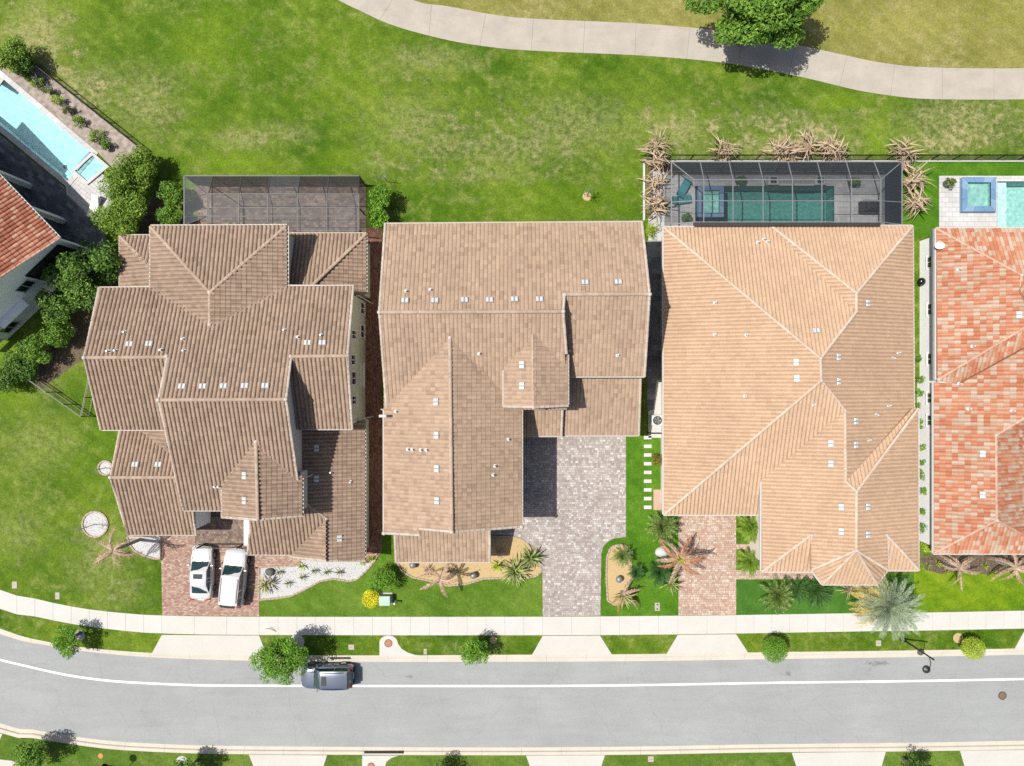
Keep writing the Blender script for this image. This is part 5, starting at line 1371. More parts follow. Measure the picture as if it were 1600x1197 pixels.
def car(label, loc, rz, L, Wd, Hh, paint, suv, sunroof=False, rails=False, black_tail=False):
    root = thing('parked_car', loc, label, 'car', rz=rz)
    hw = Wd / 2; b = 1.0 if suv else .90
    if suv:
        xs = [-.5, -.485, -.44, -.34, -.2, 0, .14, .24, .34, .42, .465, .49, .5]; wf = [.80, .90, .965, .99, 1, 1, 1, .99, .97, .92, .85, .74, .62]; zt = [.75, .98, b + .08, b + .07, b + .05, b + .03, b + .03, b + .02, b - .01, b - .09, b - .18, b - .30, .55]
    else:
        xs = [-.5, -.485, -.44, -.36, -.2, 0, .12, .2, .32, .40, .455, .485, .5]; wf = [.70, .82, .93, .98, 1, 1, 1, .985, .96, .91, .83, .70, .55]; zt = [.60, .84, b + .06, b + .07, b + .05, b + .02, b + .01, b, b - .06, b - .13, b - .22, b - .32, .48]
    rows = []
    for x, w, z in zip(xs, wf, zt):
        h = hw * w
        half = [(.86 * h, .20), (.97 * h, .27), (h, .50), (.995 * h, z - .20), (.965 * h, z - .06), (.88 * h, z - .005), (.55 * h, z + .025), (.2 * h, z + .035)]
        rows.append([(x * L, y, zz) for y, zz in half] + [(x * L, -y, zz) for y, zz in reversed(half)])
    v, f = grid_mesh(rows); n = 16
    f += [tuple(range(n)), tuple((len(rows) - 1) * n + i for i in reversed(range(n)))]
    f += [(i * n, (i + 1) * n, (i + 1) * n + n - 1, i * n + n - 1) for i in range(len(rows) - 1)]
    body = mobj('body', v, f, paint, root, world=False, smooth=True)
    # cabin
    if suv: xb = (-.47, -.425, -.18, .075, .225); tw = (.80, .80, .82, .79, .90)
    else: xb = (-.375, -.20, -.08, .055, .215); tw = (.70, .71, .74, .72, .86)
    base_w, zb = hw * .90, b + .02
    rz_ = [Hh - .07, Hh - .02, Hh, Hh - .035]
    rear_b = [(xb[0] * L, base_w * .93, zb + .03), (xb[0] * L, -base_w * .93, zb + .03)]
    front_b = [(xb[4] * L, base_w * .92, zb - .01), (xb[4] * L, -base_w * .92, zb - .01)]
    roof_rows = []
    for x, w, z in zip((xb[1], (xb[1] + xb[2]) / 2, xb[2], xb[3]), tw, rz_):
        h = hw * w
        roof_rows.append([(x * L, h, z - .035), (x * L, h * .86, z), (x * L, h * .4, z + .022), (x * L, 0, z + .026), (x * L, -h * .4, z + .022), (x * L, -h * .86, z), (x * L, -h, z - .035)])
    v, f = grid_mesh(roof_rows)
    roof = mobj('roof', v, f, paint, root, world=False, smooth=True)
    rf, rr = roof_rows[-1], roof_rows[0]
    # pillars and window surround
    cv = rear_b + front_b; mb = MB()
    side = {}
    for s in (0, 1):
        k = 0 if s == 0 else 6
        top = [r[k] for r in roof_rows]; ys = base_w * (1 if s == 0 else -1)
        low = [(t[0] if 0 < i < 3 else (rear_b[s][0] if i == 0 else front_b[s][0]), ys * (.985 if 0 < i < 3 else .93), zb) for i, t in enumerate(top)]
        side[s] = (top, low)
        for i in range(3): mb.add([low[i], low[i + 1], top[i + 1], top[i]], [(0, 1, 2, 3)])
    mb.add([rear_b[0], rear_b[1], rr[6], rr[5], rr[4], rr[3], rr[2], rr[1], rr[0]], [tuple(range(9))])
    mb.add([front_b[0], front_b[1], rf[6], rf[5], rf[4], rf[3], rf[2], rf[1], rf[0]], [tuple(range(9))])
    mb.build('pillars', paint, root, world=False)
    def pane(name, q, shrink, parent=root, mat=None, off=.014):
        q = [Vector(p) for p in q]; c = sum(q, Vector()) / len(q)
        nn = (q[1] - q[0]).cross(q[3] - q[0]).normalized()
        if nn.dot(c - Vector((0, 0, zb))) < 0: nn = -nn
        pts = []; N = 6
        for i in range(N + 1):
            for j in range(2):
                a = q[0].lerp(q[1], i / N) if j == 0 else q[3].lerp(q[2], i / N)
                pts.append(c + (a - c) * shrink + nn * (off + .02 * math.sin(math.pi * i / N) * (1 if 'screen' in name or 'rear' in name else 0)))
        mobj(name, pts, [(2 * i, 2 * i + 2, 2 * i + 3, 2 * i + 1) for i in range(N)], mat or M['car_glass'], parent, world=False, smooth=True)
    pane('windscreen', [front_b[0], front_b[1], rf[6], rf[0]], .93)
    pane('rear_window', [rear_b[0], rear_b[1], rr[6], rr[0]], .84)
    for s in (0, 1):
        top, low = side[s]
        for i in range(3): pane('side_window', [low[i], low[i + 1], top[i + 1], top[i]], .86)
    if sunroof:
        r0, r1 = roof_rows[2], roof_rows[3]
        x0, x1 = .45 * r0[0][0] + .55 * r1[0][0], .1 * r0[0][0] + .9 * r1[0][0]
        if not suv: x0, x1 = .75 * r0[0][0] + .25 * r1[0][0] - .12, .12 * r0[0][0] + .88 * r1[0][0] - .1
        mb = MB(); mb.box(x0, x1, -.36, .36, Hh - .01, Hh + .030, .008); mb.build('sunroof', M['car_black'] if suv else M['car_glass'], root, world=False)
    if rails:
        for s in (-1, 1):
            h = hw * .70 * s
            mb = MB(); mb.tube([(xb[1] * L + .25, h, Hh - .02), (xb[1] * L + .45, h, Hh + .055), (xb[3] * L - .35, h, Hh + .05), (xb[3] * L - .15, h, Hh - .03)], .022, 6); mb.build('roof_rail', M['car_black'] if paint is M['paint_dark'] else M['alum_grey'], root, world=False)
    if suv:
        mb = MB(); x0 = rr[3][0]; mb.add([(x0 + .02, hw * .68, Hh - .05), (x0 + .02, -hw * .68, Hh - .05), (x0 - .20, -hw * .62, Hh - .09), (x0 - .20, hw * .62, Hh - .09), (x0 + .02, hw * .68, Hh - .09), (x0 + .02, -hw * .68, Hh - .09)], [(0, 1, 2, 3), (4, 3, 2, 5)]); mb.build('spoiler', M['car_black'] if black_tail or paint is M['paint_dark'] else paint, root, world=False)
    for s in (-1, 1):
        mb = MB(); y = s * (hw + .06); x = xb[4] * L - .28
        mb.add([(x - .05, y - .10 * s, b + .06), (x + .08, y - .08 * s, b + .06), (x + .05, y + .09 * s, b + .08), (x - .04, y + .09 * s, b + .08), (x - .05, y - .10 * s, b + .20), (x + .06, y - .08 * s, b + .19), (x + .03, y + .09 * s, b + .20), (x - .04, y + .09 * s, b + .20)],
               [(0, 1, 2, 3), (4, 7, 6, 5), (0, 4, 5, 1), (1, 5, 6, 2), (2, 6, 7, 3), (3, 7, 4, 0)])
        mb.build('mirror', paint, root, world=False)
        hx = .455 * L; mb = MB(); zf = b - .20
        mb.add([(hx - .26, s * hw * .87, zf + .10), (hx + .09, s * hw * .60, zf + .02), (hx + .085, s * hw * .78, zf - .06), (hx - .02, s * hw * .90, zf - .02)], [(0, 1, 2, 3)])
        mb.add([(hx - .26, s * hw * .87, zf + .115), (hx + .09, s * hw * .60, zf + .035), (hx + .13, s * hw * .62, zf - .05), (hx + .02, s * hw * .88, zf - .03)], [(0, 1, 2, 3)])
        mb.build('headlight', M['lamp_clear'], root, world=False)
        tx = -.485 * L; mb = MB(); mb.box(tx - .035, tx + .06, min(s * hw * .55, s * hw * .90), max(s * hw * .55, s * hw * .90), b - .15, b + .03); mb.build('tail_light', M['lamp_red'], root, world=False)
        for x in (-.06, .085) if not suv else (-.12, .06):
            mb = MB(); mb.box(x * L - .09, x * L + .09, min(s * hw * .99, s * (hw + .02)), max(s * hw * .99, s * (hw + .02)), b - .14, b - .105); mb.build('door_handle', paint, root, world=False)
        for x in (-.295, .305):
            r = .36 if suv else .325
            mb = MB(); mb.lathe([(r * .62, -.10), (r * .96, -.115), (r, -.08), (r, .08), (r * .96, .115), (r * .62, .10)], 22, (x * L, s * (hw - .09), r), 'y'); ty = mb.build('wheel', M['tyre'], root, world=False, smooth=False)
            mb = MB(); mb.lathe([(.05, -.118), (r * .62, -.105), (r * .62, .105), (.05, .118)], 14, (x * L, s * (hw - .09), r), 'y'); o = mb.build('rim', M['rim'], ty, world=False)
    mb = MB(); mb.box(.487 * L, .503 * L, -hw * .5, hw * .5, .36, .62); mb.build('grille', M['car_black'], root, world=False)
    mb = MB(); mb.box(-.503 * L, -.49 * L, -.26, .26, .55 if suv else .62, .68 if suv else .75); mb.build('number_plate', M['white'], root, world=False)
    mb = MB(); mb.box(-.505 * L, -.46 * L, -hw * .78, hw * .78, .24, .46); mb.build('bumper', M['car_black'] if suv else paint, root, world=False)
    for s in (0, 1):
        mb = MB(); x = xb[4] * L + .02; y0 = .52 - s * .60
        mb.bar((x + .02, y0, zb + .045), (x - .16, y0 - .50, zb + .13), .02, .02); mb.build('wiper', M['car_black'], root, world=False)
    # shut lines on the bonnet
    for s in (-1, 1):
        mb = MB(); mb.bar((.225 * L + .1, s * hw * .80, b + .015 if not suv else b + .028), (.43 * L, s * hw * .62, b - .115 if suv else b - .155), .012, .02); mb.build('bonnet_gap', M['car_black'], root, world=False)
    return root
car('white saloon car with a small sunroof on the red brick driveway', W(321, 891, 0), R(89.0), 4.42, 1.80, 1.44, M['paint_white'], False, sunroof=True)
car('white sport utility car with roof rails, next to the white saloon', W(371, 899, 0), R(84.5), 4.72, 1.88, 1.68, M['paint_white'], True, rails=True, black_tail=True)
car('dark blue-grey sport utility car parked at the kerb', W(514.5, 1051.5, ZR), R(180.5), 4.28, 1.86, 1.66, M['paint_dark'], True, sunroof=True, rails=True)

# ------------------------------------------------------------------ street lamps
def lamp(label, base, az, h=4.3):
    r = thing('street_lamp', base, label, 'street lamp')
    d = Vector((math.cos(az), math.sin(az), 0))
    mb = MB(); mb.lathe([(.17, 0), (.17, .1), (.12, .5), (.075, .6), (.055, h), (.07, h), (.07, h + .12), (.02, h + .2)], 12); mb.build('pole', M['black_metal'], r, world=False)
    mb = MB(); mb.tube([Vector((0, 0, h - .45)), d * .35 + Vector((0, 0, h - .05)), d * .75 + Vector((0, 0, h + .05)), d * .95 + Vector((0, 0, h - .05))], .03, 8); mb.build('arm', M['black_metal'], r, world=False)
    mb = MB(); mb.lathe([(.30, -.06), (.31, -.02), (.26, .08), (.12, .17), (.05, .22)], 20, d * .95 + Vector((0, 0, h - .25))); o = mb.build('lantern', M['bronze'], r, world=False, smooth=False)
    mb = MB(); mb.lathe([(.05, -.16), (.22, -.12), (.25, -.062), (.1, -.061)], 16, d * .95 + Vector((0, 0, h - .25))); mb.build('globe', M['lamp_clear'], o, world=False)
    return r
lamp('tall black street lamp beside the large silvery palm', W(1409, 998), R(250))
lamp('black street lamp across the street by the orange marker', W(163, 1196), R(60))

# ------------------------------------------------------------------ small street and yard objects
M['iron'] = plain('rusty_iron', (.20, .12, .09), .8, .3, var=.2, scale=8)
M['iron_red'] = plain('orange_rust_iron', (.36, .17, .09), .8, .2, var=.2, scale=8)
def manhole(label, px, py, r, mat, z):
    p = W(px, py); rt = thing('manhole_cover', (p.x, p.y, z), label, 'manhole')
    mb = MB(); mb.lathe([(r, 0), (r, .012), (r * .86, .012)], 28); mb.build('ring', M['bronze'], rt, world=False)
    mb = MB(); mb.lathe([(r * .84, 0), (r * .84, .016), (r * .2, .018)], 28); c = mb.build('lid', mat, rt, world=False)
    mb = MB()
    for k in range(-3, 4):
        w = math.sqrt(max(0, .7 ** 2 - (k * .19) ** 2)) * r; mb.box(-w, w, k * .19 * r - .012, k * .19 * r + .012, .012, .026)
    mb.build('ribs', mat, c, world=False)
manhole('brown round manhole cover in the street lane', 1568, 1088, .34, M['iron'], ZR)
manhole('orange rusty manhole cover in the concrete pad by the kerb', 607, 1005, .33, M['iron_red'], .02)
manhole('rusty manhole cover across the street at the bottom edge', 580, 1197, .3, M['iron_red'], .02)
mb = MB(); mb.lathe([(.22, 0), (.22, .03), (.1, .035)], 20, W(157.5, 1181)); tag(mb.build('utility_marker', plain('orange_plastic', alb(226, 160, 70), .5)), 'round orange utility lid in the grass across the street', 'marker')
M['meter'] = plain('meter_box_lid', alb(216, 206, 190), .8, var=.1, scale=8)
for (px, py, w, h, lab) in ((90, 931, 7, 11, 'tan meter lid in the lawn, nearer the driveway with white cars'), (23, 914, 8, 11, 'tan meter lid in the lawn at the left edge by the pavement'), (664.5, 1018, 5, 9, 'small white meter lid in the verge near the kerb inlet'),
                            (1027, 948, 8, 13, 'white meter lid with two round holes in the bright lawn'), (1372.5, 1005, 8, 9, 'white square meter lid in the verge below the silvery palm'), (1017, 1186, 9, 9, 'pale square meter lid in the verge across the street'), (549, 1011, 9, 8, 'worn round patch lid in the verge behind the dark parked car')):
    p, q = W(px - w / 2, py - h / 2), W(px + w / 2, py + h / 2)
    rt = thing('meter_box', W(px, py), lab, 'meter box')
    mb = MB(); mb.box(p.x, q.x, q.y, p.y, 0, .035, .012); mb.build('lid', M['meter'], rt)
    if px in (1027,):
        for dy in (-3.5, 3.5):
            c = W(px, py + dy); mb = MB(); mb.lathe([(.07, .03), (.07, .042), (.03, .043)], 10, c); mb.build('port', M['bronze'], rt)
    else:
        c = W(px, py); mb = MB(); mb.box(c.x - .05, c.x + .05, c.y - .02, c.y + .02, .034, .042); mb.build('slot', M['bronze'], rt)
# transformer
tr = thing('transformer_box', W(604, 933), 'pale green utility transformer box beside the yellow shrub', 'transformer')
p = W(604, 934)
M['utility_green'] = plain('utility_green', (.30, .42, .36), .5, var=.06)
mb = MB(); mb.box(p.x - .5, p.x + .5, p.y - .45, p.y + .45, 0, .12); mb.build('pad', M['concrete'], tr)
mb = MB(); mb.box(p.x - .42, p.x + .40, p.y - .36, p.y + .36, .12, .85, .04); mb.build('cabinet', M['utility_green'], tr)
mb = MB(); mb.box(p.x - .45, p.x + .43, p.y - .39, p.y + .39, .85, .90, .02); mb.build('hood', M['utility_green'], tr)
mb = MB(); mb.box(p.x - .01, p.x + .01, p.y - .375, p.y - .355, .16, .82); mb.build('door_gap', M['black_metal'], tr)
mb = MB(); mb.lathe([(.06, 0), (.06, .9), (.09, .92), (.05, 1.0)], 10, W(619, 938)); tag(mb.build('utility_post', M['white']), 'short white utility post beside the green transformer box', 'post')
# air conditioner
ac = thing('air_conditioner', W(1023, 655), 'pale air conditioner with round fan on the narrow side pad', 'air conditioner')
p = W(1023.5, 656); s = .42
mb = MB(); mb.box(p.x - s, p.x + s, p.y - s, p.y + s, .05, .95, .03); mb.build('casing', plain('ac_grey', (.5, .52, .52), .5), ac)
mb = MB(); mb.lathe([(.36, .95), (.36, .985), (.30, .985), (.30, .955), (.02, .952)], 24, p); mb.build('fan_well', M['bronze'], ac)
for k in range(5):
    a = k * 6.283 / 5; mb = MB(); u = Vector((math.cos(a), math.sin(a), 0)); w = Vector((-u.y, u.x, 0)); c = p + Vector((0, 0, .965))
    mb.add([c + u * .05 + w * .02, c + u * .28 + w * .10, c + u * .28 - w * .06 + Vector((0, 0, .01)), c + u * .05 - w * .03], [(0, 1, 2, 3)]); mb.build('fan_blade', M['alum_grey'], ac)
mb = MB()
for r in (.12, .2, .28): mb.tube([p + Vector((r * math.cos(t), r * math.sin(t), .995)) for t in [k * 6.283 / 20 for k in range(21)]], .008, 4)
mb.build('fan_guard', M['alum_grey'], ac)
# dish, grill, bins
ds = thing('satellite_dish', o1.at(1464, 386), 'pale satellite dish on the eave of the orange roofed house', 'satellite dish')
c = o1.at(1464, 386) + Vector((-.1, 0, .45))
mb = MB(); R_ = .36; rows = [[c + Vector((r * R_ * math.cos(t), r * R_ * .75 * math.sin(t), .10 * r * r + .2 * r * R_ * math.cos(t))) for t in [k * 6.2832 / 18 for k in range(19)]] for r in (0.02, .35, .7, 1.0)]
v, f = grid_mesh(rows); mobj('reflector', v, f, M['white'], ds, smooth=True)
mb = MB(); mb.tube([c + Vector((0, 0, -.02)), c + Vector((.15, 0, -.42))], .025, 6); mb.build('mast', M['alum_grey'], ds)
mb = MB(); mb.tube([c + Vector((-.3, 0, -.02)), c + Vector((-.1, 0, .32))], .015, 6); mb.build('feed_arm', M['alum_grey'], ds)
gr = thing('kettle_grill', W(1434, 442), 'black round kettle grill in the narrow gap by the white wall', 'grill')
p = W(1431, 442); mb = MB(); mb.lathe([(.04, .55), (.2, .58), (.29, .75), (.30, .80)], 18, p); mb.build('bowl', M['black_metal'], gr, smooth=True)
mb = MB(); mb.lathe([(.305, .80), (.29, .92), (.18, 1.03), (.04, 1.07)], 18, p); mb.build('lid', NT('gloss_black_enamel').done((.01, .01, .01), .15), gr, smooth=True)
for k in range(3):
    a = k * 2.094; mb = MB(); mb.tube([p + Vector((.2 * math.cos(a), .2 * math.sin(a), .6)), p + Vector((.3 * math.cos(a), .3 * math.sin(a), .02))], .015, 6); mb.build('leg', M['alum_grey'], gr)
# grill and loungers inside the cage
bb = thing('barbecue', W(1358, 325), 'covered dark barbecue standing on the pale deck inside the cage', 'barbecue')
p = W(1355, 326); mb = MB(); mb.box(p.x - .75, p.x + .55, p.y - .5, p.y + .5, 0, .95, .08); mb.build('cover', M['car_black'], bb)
mb = MB(); mb.box(p.x - .5, p.x + .3, p.y - .35, p.y + .35, .95, 1.2, .12); mb.build('hood', M['car_black'], bb)
M['teal_fabric'] = plain('teal_fabric', (.03, .22, .25), .8, var=.1)
for (px, py, a, lab) in ((1066, 297, R(62), 'teal curved lounge chair nearer the fence inside the cage'), (1062, 314, R(8), 'teal curved lounge chair nearer the house inside the cage')):
    lc = thing('lounge_chair', W(px, py), lab, 'lounge chair', 'teal lounge chairs by the spa', rz=a)
    prof = [(-.85, .75), (-.6, .48), (-.3, .34), (0, .36), (.3, .42), (.6, .34), (.85, .30)]
    v, f = grid_mesh([[(x, -.32, z), (x, -.32, z + .06), (x, .32, z + .06), (x, .32, z)] for x, z in prof]); mobj('seat', v, f, M['teal_fabric'], lc, world=False)
    for sx in (-.5, .5):
        mb = MB(); mb.box(sx - .04, sx + .04, -.3, .3, .04, .36); mb.build('leg', M['white'], lc, world=False)
# loungers on the corner deck
for (px, py, lab) in ((150, 325, 'white lounger on the grey deck beside the hedge'),):
    lc = thing('sun_lounger', W(px, py), lab, 'lounger', rz=R(70))
    mb = MB(); mb.box(-.9, .9, -.33, .33, .28, .36, .03); mb.build('bed', M['white'], lc, world=False)
    mb = MB(); mb.add([(.3, -.3, .37), (.3, .3, .37), (.95, .3, .75), (.95, -.3, .75), (.3, -.3, .33), (.3, .3, .33), (.98, .3, .70), (.98, -.3, .70)], [(0, 1, 2, 3), (7, 6, 5, 4), (0, 4, 5, 1), (2, 6, 7, 3), (1, 5, 6, 2), (0, 3, 7, 4)]); mb.build('backrest', M['white'], lc, world=False)
    for sx in (-.8, .8):
        for sy in (-.28, .28): mb = MB(); mb.box(sx - .03, sx + .03, sy - .03, sy + .03, 0, .28); mb.build('leg', M['alum_grey'], lc, world=False)
# garden boulders and low lights
M['boulder'] = plain('pale_boulder', (.42, .40, .37), .9, var=.2, scale=5, bump=.02)
def boulder(px, py, r, lab, mat=None, flat=.7):
    p = W(px, py); v, f = [], []
    bm = bmesh.new(); bmesh.ops.create_icosphere(bm, subdivisions=2, radius=1.0)
    for q in bm.verts:
        k = 1 + .35 * mnoise.noise(q.co * 1.3 + Vector((px, py, 0)))
        q.co = Vector((q.co.x * r * k + p.x, q.co.y * r * k * .8 + p.y, max(-.05, q.co.z * r * flat * k + r * .4)))
    me = bpy.data.meshes.new('boulder'); bm.to_mesh(me); bm.free(); me.materials.append(mat or M['boulder'])
    me.polygons.foreach_set('use_smooth', [True] * len(me.polygons))
    tag(obj('boulder', me), lab, 'boulder')
boulder(423, 893, .4, 'dark grey boulder at the driveway corner of the white gravel bed', plain('dark_rock', (.09, .09, .1), .8, var=.25))
boulder(1034, 861, .62, 'white flat boulder beside the dead fronds on the bright lawn', M['fascia_white'], .5)
for (px, py, lab) in ((646, 881, 'grey dome lamp in the tan bed nearer the shrubs'), (740, 897, 'grey dome lamp in the tan bed nearer the driveway'), (966, 903, 'grey dome lamp in the small tan island bed')):
    g = thing('garden_lamp', W(px, py), lab, 'garden lamp')
    mb = MB(); mb.lathe([(.05, 0), (.05, .5), (.04, .5)], 8, W(px, py)); mb.build('stem', M['bronze'], g)
    mb = MB(); mb.lathe([(.28, .46), (.27, .52), (.2, .62), (.06, .68)], 14, W(px, py)); mb.build('dome', M['alum_grey'], g, smooth=True)
ORD = 'first second third fourth fifth sixth seventh eighth ninth tenth eleventh twelfth'.split()
# ------------------------------------------------------------------ leaves, shrubs and trees
def leaves(blobs, n, size, aspect=.45, up=.55, seed=0):
    g = np.random.default_rng(seed)
    B = np.array(blobs, float)
    w = (B[:, 3] * B[:, 4] * B[:, 5]) ** .75; w /= w.sum()
    k = g.choice(len(B), n, p=w)
    d = g.normal(size=(n, 3)); d /= np.linalg.norm(d, axis=1, keepdims=True)
    r = g.uniform(.25, 1.0, (n, 1)) ** .45
    c = B[k, :3] + d * r * B[k, 3:6]
    nn = d * .7 + g.normal(0, .55, (n, 3)); nn[:, 2] += up; nn /= np.linalg.norm(nn, axis=1, keepdims=True)
    a = np.cross(nn, g.normal(size=(n, 3))); a /= np.linalg.norm(a, axis=1, keepdims=True)
    b = np.cross(nn, a)
    L = size * g.uniform(.6, 1.3, (n, 1)); Wd = L * aspect
    v = np.stack([c - a * L * .5, c + b * Wd * .5 + nn * Wd * .15, c + a * L * .5, c - b * Wd * .5 + nn * Wd * .15], 1).reshape(-1, 3)
    f = np.arange(n * 4).reshape(-1, 4)
    return v, f
def lumps(c, rx, ry, rz, k, sub, seed):
    g = random.Random(seed); out = []
    for _ in range(k):
        while True:
            p = [g.gauss(0, 1) for _ in range(3)]; L = math.sqrt(sum(x * x for x in p))
            if L > .1: break
        t = g.uniform(.45, .9); p = [x / L * t for x in p]
        s = sub * g.uniform(.7, 1.3)
        out.append((c[0] + p[0] * rx, c[1] + p[1] * ry, c[2] + p[2] * rz, rx * s, ry * s, rz * s * .9))
    return out
LEAF = {
 'dark': leaf_mat('dark_green_leaves', [(0, (.024, .062, .008)), (.5, (.048, .108, .014)), (.85, (.095, .17, .024)), (1, (.16, .24, .04))]),
 'mid': leaf_mat('mid_green_leaves', [(0, (.04, .10, .009)), (.5, (.07, .15, .015)), (1, (.15, .25, .03))]),
 'light': leaf_mat('yellow_green_leaves', [(0, (.06, .12, .012)), (.5, (.11, .19, .02)), (1, (.2, .28, .04))]),
 'bright': leaf_mat('bright_green_leaves', [(0, (.05, .13, .008)), (.5, (.085, .19, .012)), (1, (.15, .27, .03))]),
 'olive': leaf_mat('olive_green_leaves', [(0, (.05, .085, .018)), (.5, (.10, .14, .035)), (1, (.2, .22, .08))]),
 'lime': leaf_mat('lime_leaves', [(0, (.14, .2, .012)), (.5, (.22, .30, .02)), (1, (.34, .40, .05))]),
 'yellow': leaf_mat('yellow_leaves', [(0, (.30, .30, .01)), (.5, (.46, .42, .015)), (1, (.58, .52, .04))]),
 'red': leaf_mat('russet_leaves', [(0, (.10, .035, .01)), (.5, (.12, .09, .02)), (1, (.16, .18, .03))]),
 'silver': leaf_mat('silvery_palm_leaves', [(0, (.10, .14, .085)), (.5, (.17, .215, .135)), (1, (.26, .30, .20))], .2),
 'sago': leaf_mat('sago_leaves', [(0, (.035, .07, .012)), (.5, (.07, .12, .02)), (.85, (.15, .2, .05)), (1, (.34, .32, .12))], .2),
 'fan': leaf_mat('deep_green_fan_leaves', [(0, (.012, .04, .008)), (.6, (.028, .075, .014)), (1, (.06, .13, .03))], .2),
 'agave': leaf_mat('striped_agave_leaves', [(0, (.07, .11, .03)), (.5, (.15, .19, .06)), (1, (.38, .37, .17))], .15),
 'gold': leaf_mat('golden_palm_leaves', [(0, (.25, .17, .035)), (.5, (.33, .25, .06)), (1, (.40, .33, .10))], .2),
 'dead': leaf_mat('dead_palm_leaves', [(0, (.16, .095, .06)), (.5, (.27, .185, .13)), (1, (.38, .30, .24))], .15),
 'rust': leaf_mat('rusty_dead_leaves', [(0, (.16, .06, .03)), (.5, (.25, .115, .06)), (1, (.34, .2, .12))], .15),
 'straw': leaf_mat('straw_dry_leaves', [(0, (.10, .07, .045)), (.35, (.22, .165, .11)), (1, (.42, .34, .25))], .15)}
_seed = [100]
def shrub(label, px, py, zc, r, kind, name='shrub', cat='shrub', n=None, size=.17, ry=None, rz=None, stem=True, sub=.42, k=14, group=None, aspect=.45, ball=False):
    """crown seen at photo pixel px, py when its middle is zc above the ground"""
    _seed[0] += 1
    c = W(px, py, zc); base = Vector((c.x, c.y, 0))
    rt = thing(name, base, label, cat, group)
    ry = ry or r; rz = rz or min(r * .9, zc * .95)
    n = n or int(900 * r * r * (0.17 / size) ** 1.3) + 250
    r, ry = r * 1.12, ry * 1.12; n = int(n * 1.5); sub *= 1.12; k = int(k * 1.3)
    bl = [(0, 0, zc, r * .86, ry * .86, rz * .86)] * 2 if ball else lumps((0, 0, zc), r * .80, ry * .80, rz * .78, k, sub, _seed[0])
    v, f = leaves(bl, n, size, aspect, seed=_seed[0])
    v[:, 2] = np.maximum(v[:, 2], .02)
    mobj('foliage' if name != 'tree' else 'crown', v, f, LEAF[kind], rt, world=False)
    mb = MB()
    h = zc * .95
    if name == 'tree':
        mb.tube([(0, 0, 0), (.04, .03, h * .5), (0, 0, h)], [.10 + r * .03, .08 + r * .02, .04], 8)
        mb.build('trunk', M['bark'], rt, world=False)
        for q in range(6):
            a = q * 1.05 + rnd.random(); mb = MB()
            mb.tube([(.02, .02, h * .55), (math.cos(a) * r * .28, math.sin(a) * ry * .28, h * .85), (math.cos(a) * r * .55, math.sin(a) * ry * .55, h + rnd.uniform(-.2, .4) * rz)], [.05, .035, .012], 6); mb.build('limb', M['bark'], rt, world=False)
    elif stem:
        for q in range(4):
            a = q * 1.57 + .4; mb = MB(); mb.tube([(math.cos(a) * .04, math.sin(a) * .04, 0), (math.cos(a) * r * .4, math.sin(a) * r * .4, zc)], [.03, .012], 5); mb.build('stem', M['bark'], rt, world=False)
    return rt

# the golf side tree and the street trees
shrub('large broadleaf tree overhanging the cart path at the top edge', 1188, 12, 5.2, 5.5, 'mid', 'tree', 'tree', 10000, .34, ry=3.7, rz=2.4, k=28, sub=.24)
shrub('feathery bright green street tree in front of the dark parked car', 437, 1031, 3.2, 2.25, 'bright', 'tree', 'tree', 6500, .20, rz=1.5, k=36, sub=.28, aspect=.35)
shrub('thin young street tree at the bend with a white stone ring', 103, 1002, 1.9, 1.45, 'bright', 'tree', 'tree', 1700, .20, rz=.9, k=20, sub=.27, aspect=.35)
shrub('small round green street tree opposite the grey driveway', 743, 1021, 2.2, 1.1, 'bright', 'tree', 'tree', 2200, .16, rz=.9, k=22, sub=.45)
shrub('dark green clipped ball tree on the verge below the fan palms', 1210.5, 1015, 1.5, 1.12, 'bright', 'tree', 'tree', 4200, .10, rz=1.0, ball=True)
shrub('lime green clipped ball tree on the verge near the right edge', 1520.5, 1013, 1.5, .95, 'lime', 'tree', 'tree', 3200, .10, rz=.9, ball=True)
shrub('leafy street tree at the bottom left corner of the photo', 46, 1190, 2.3, 1.45, 'mid', 'tree', 'tree', 2000, .20, rz=1.0, k=20)
shrub('street tree across the road cut by the bottom edge, by the white stone ring', 288, 1212, 2.4, 1.3, 'mid', 'tree', 'tree', 1600, .2, rz=1.0)
shrub('round tree across the road opposite the dark car, cut by the bottom edge', 690, 1212, 1.9, 1.1, 'dark', 'tree', 'tree', 1400, .16)
shrub('dark round tree across the road below the silvery palm', 1432, 1206, 2.1, 1.25, 'dark', 'tree', 'tree', 1500, .16)
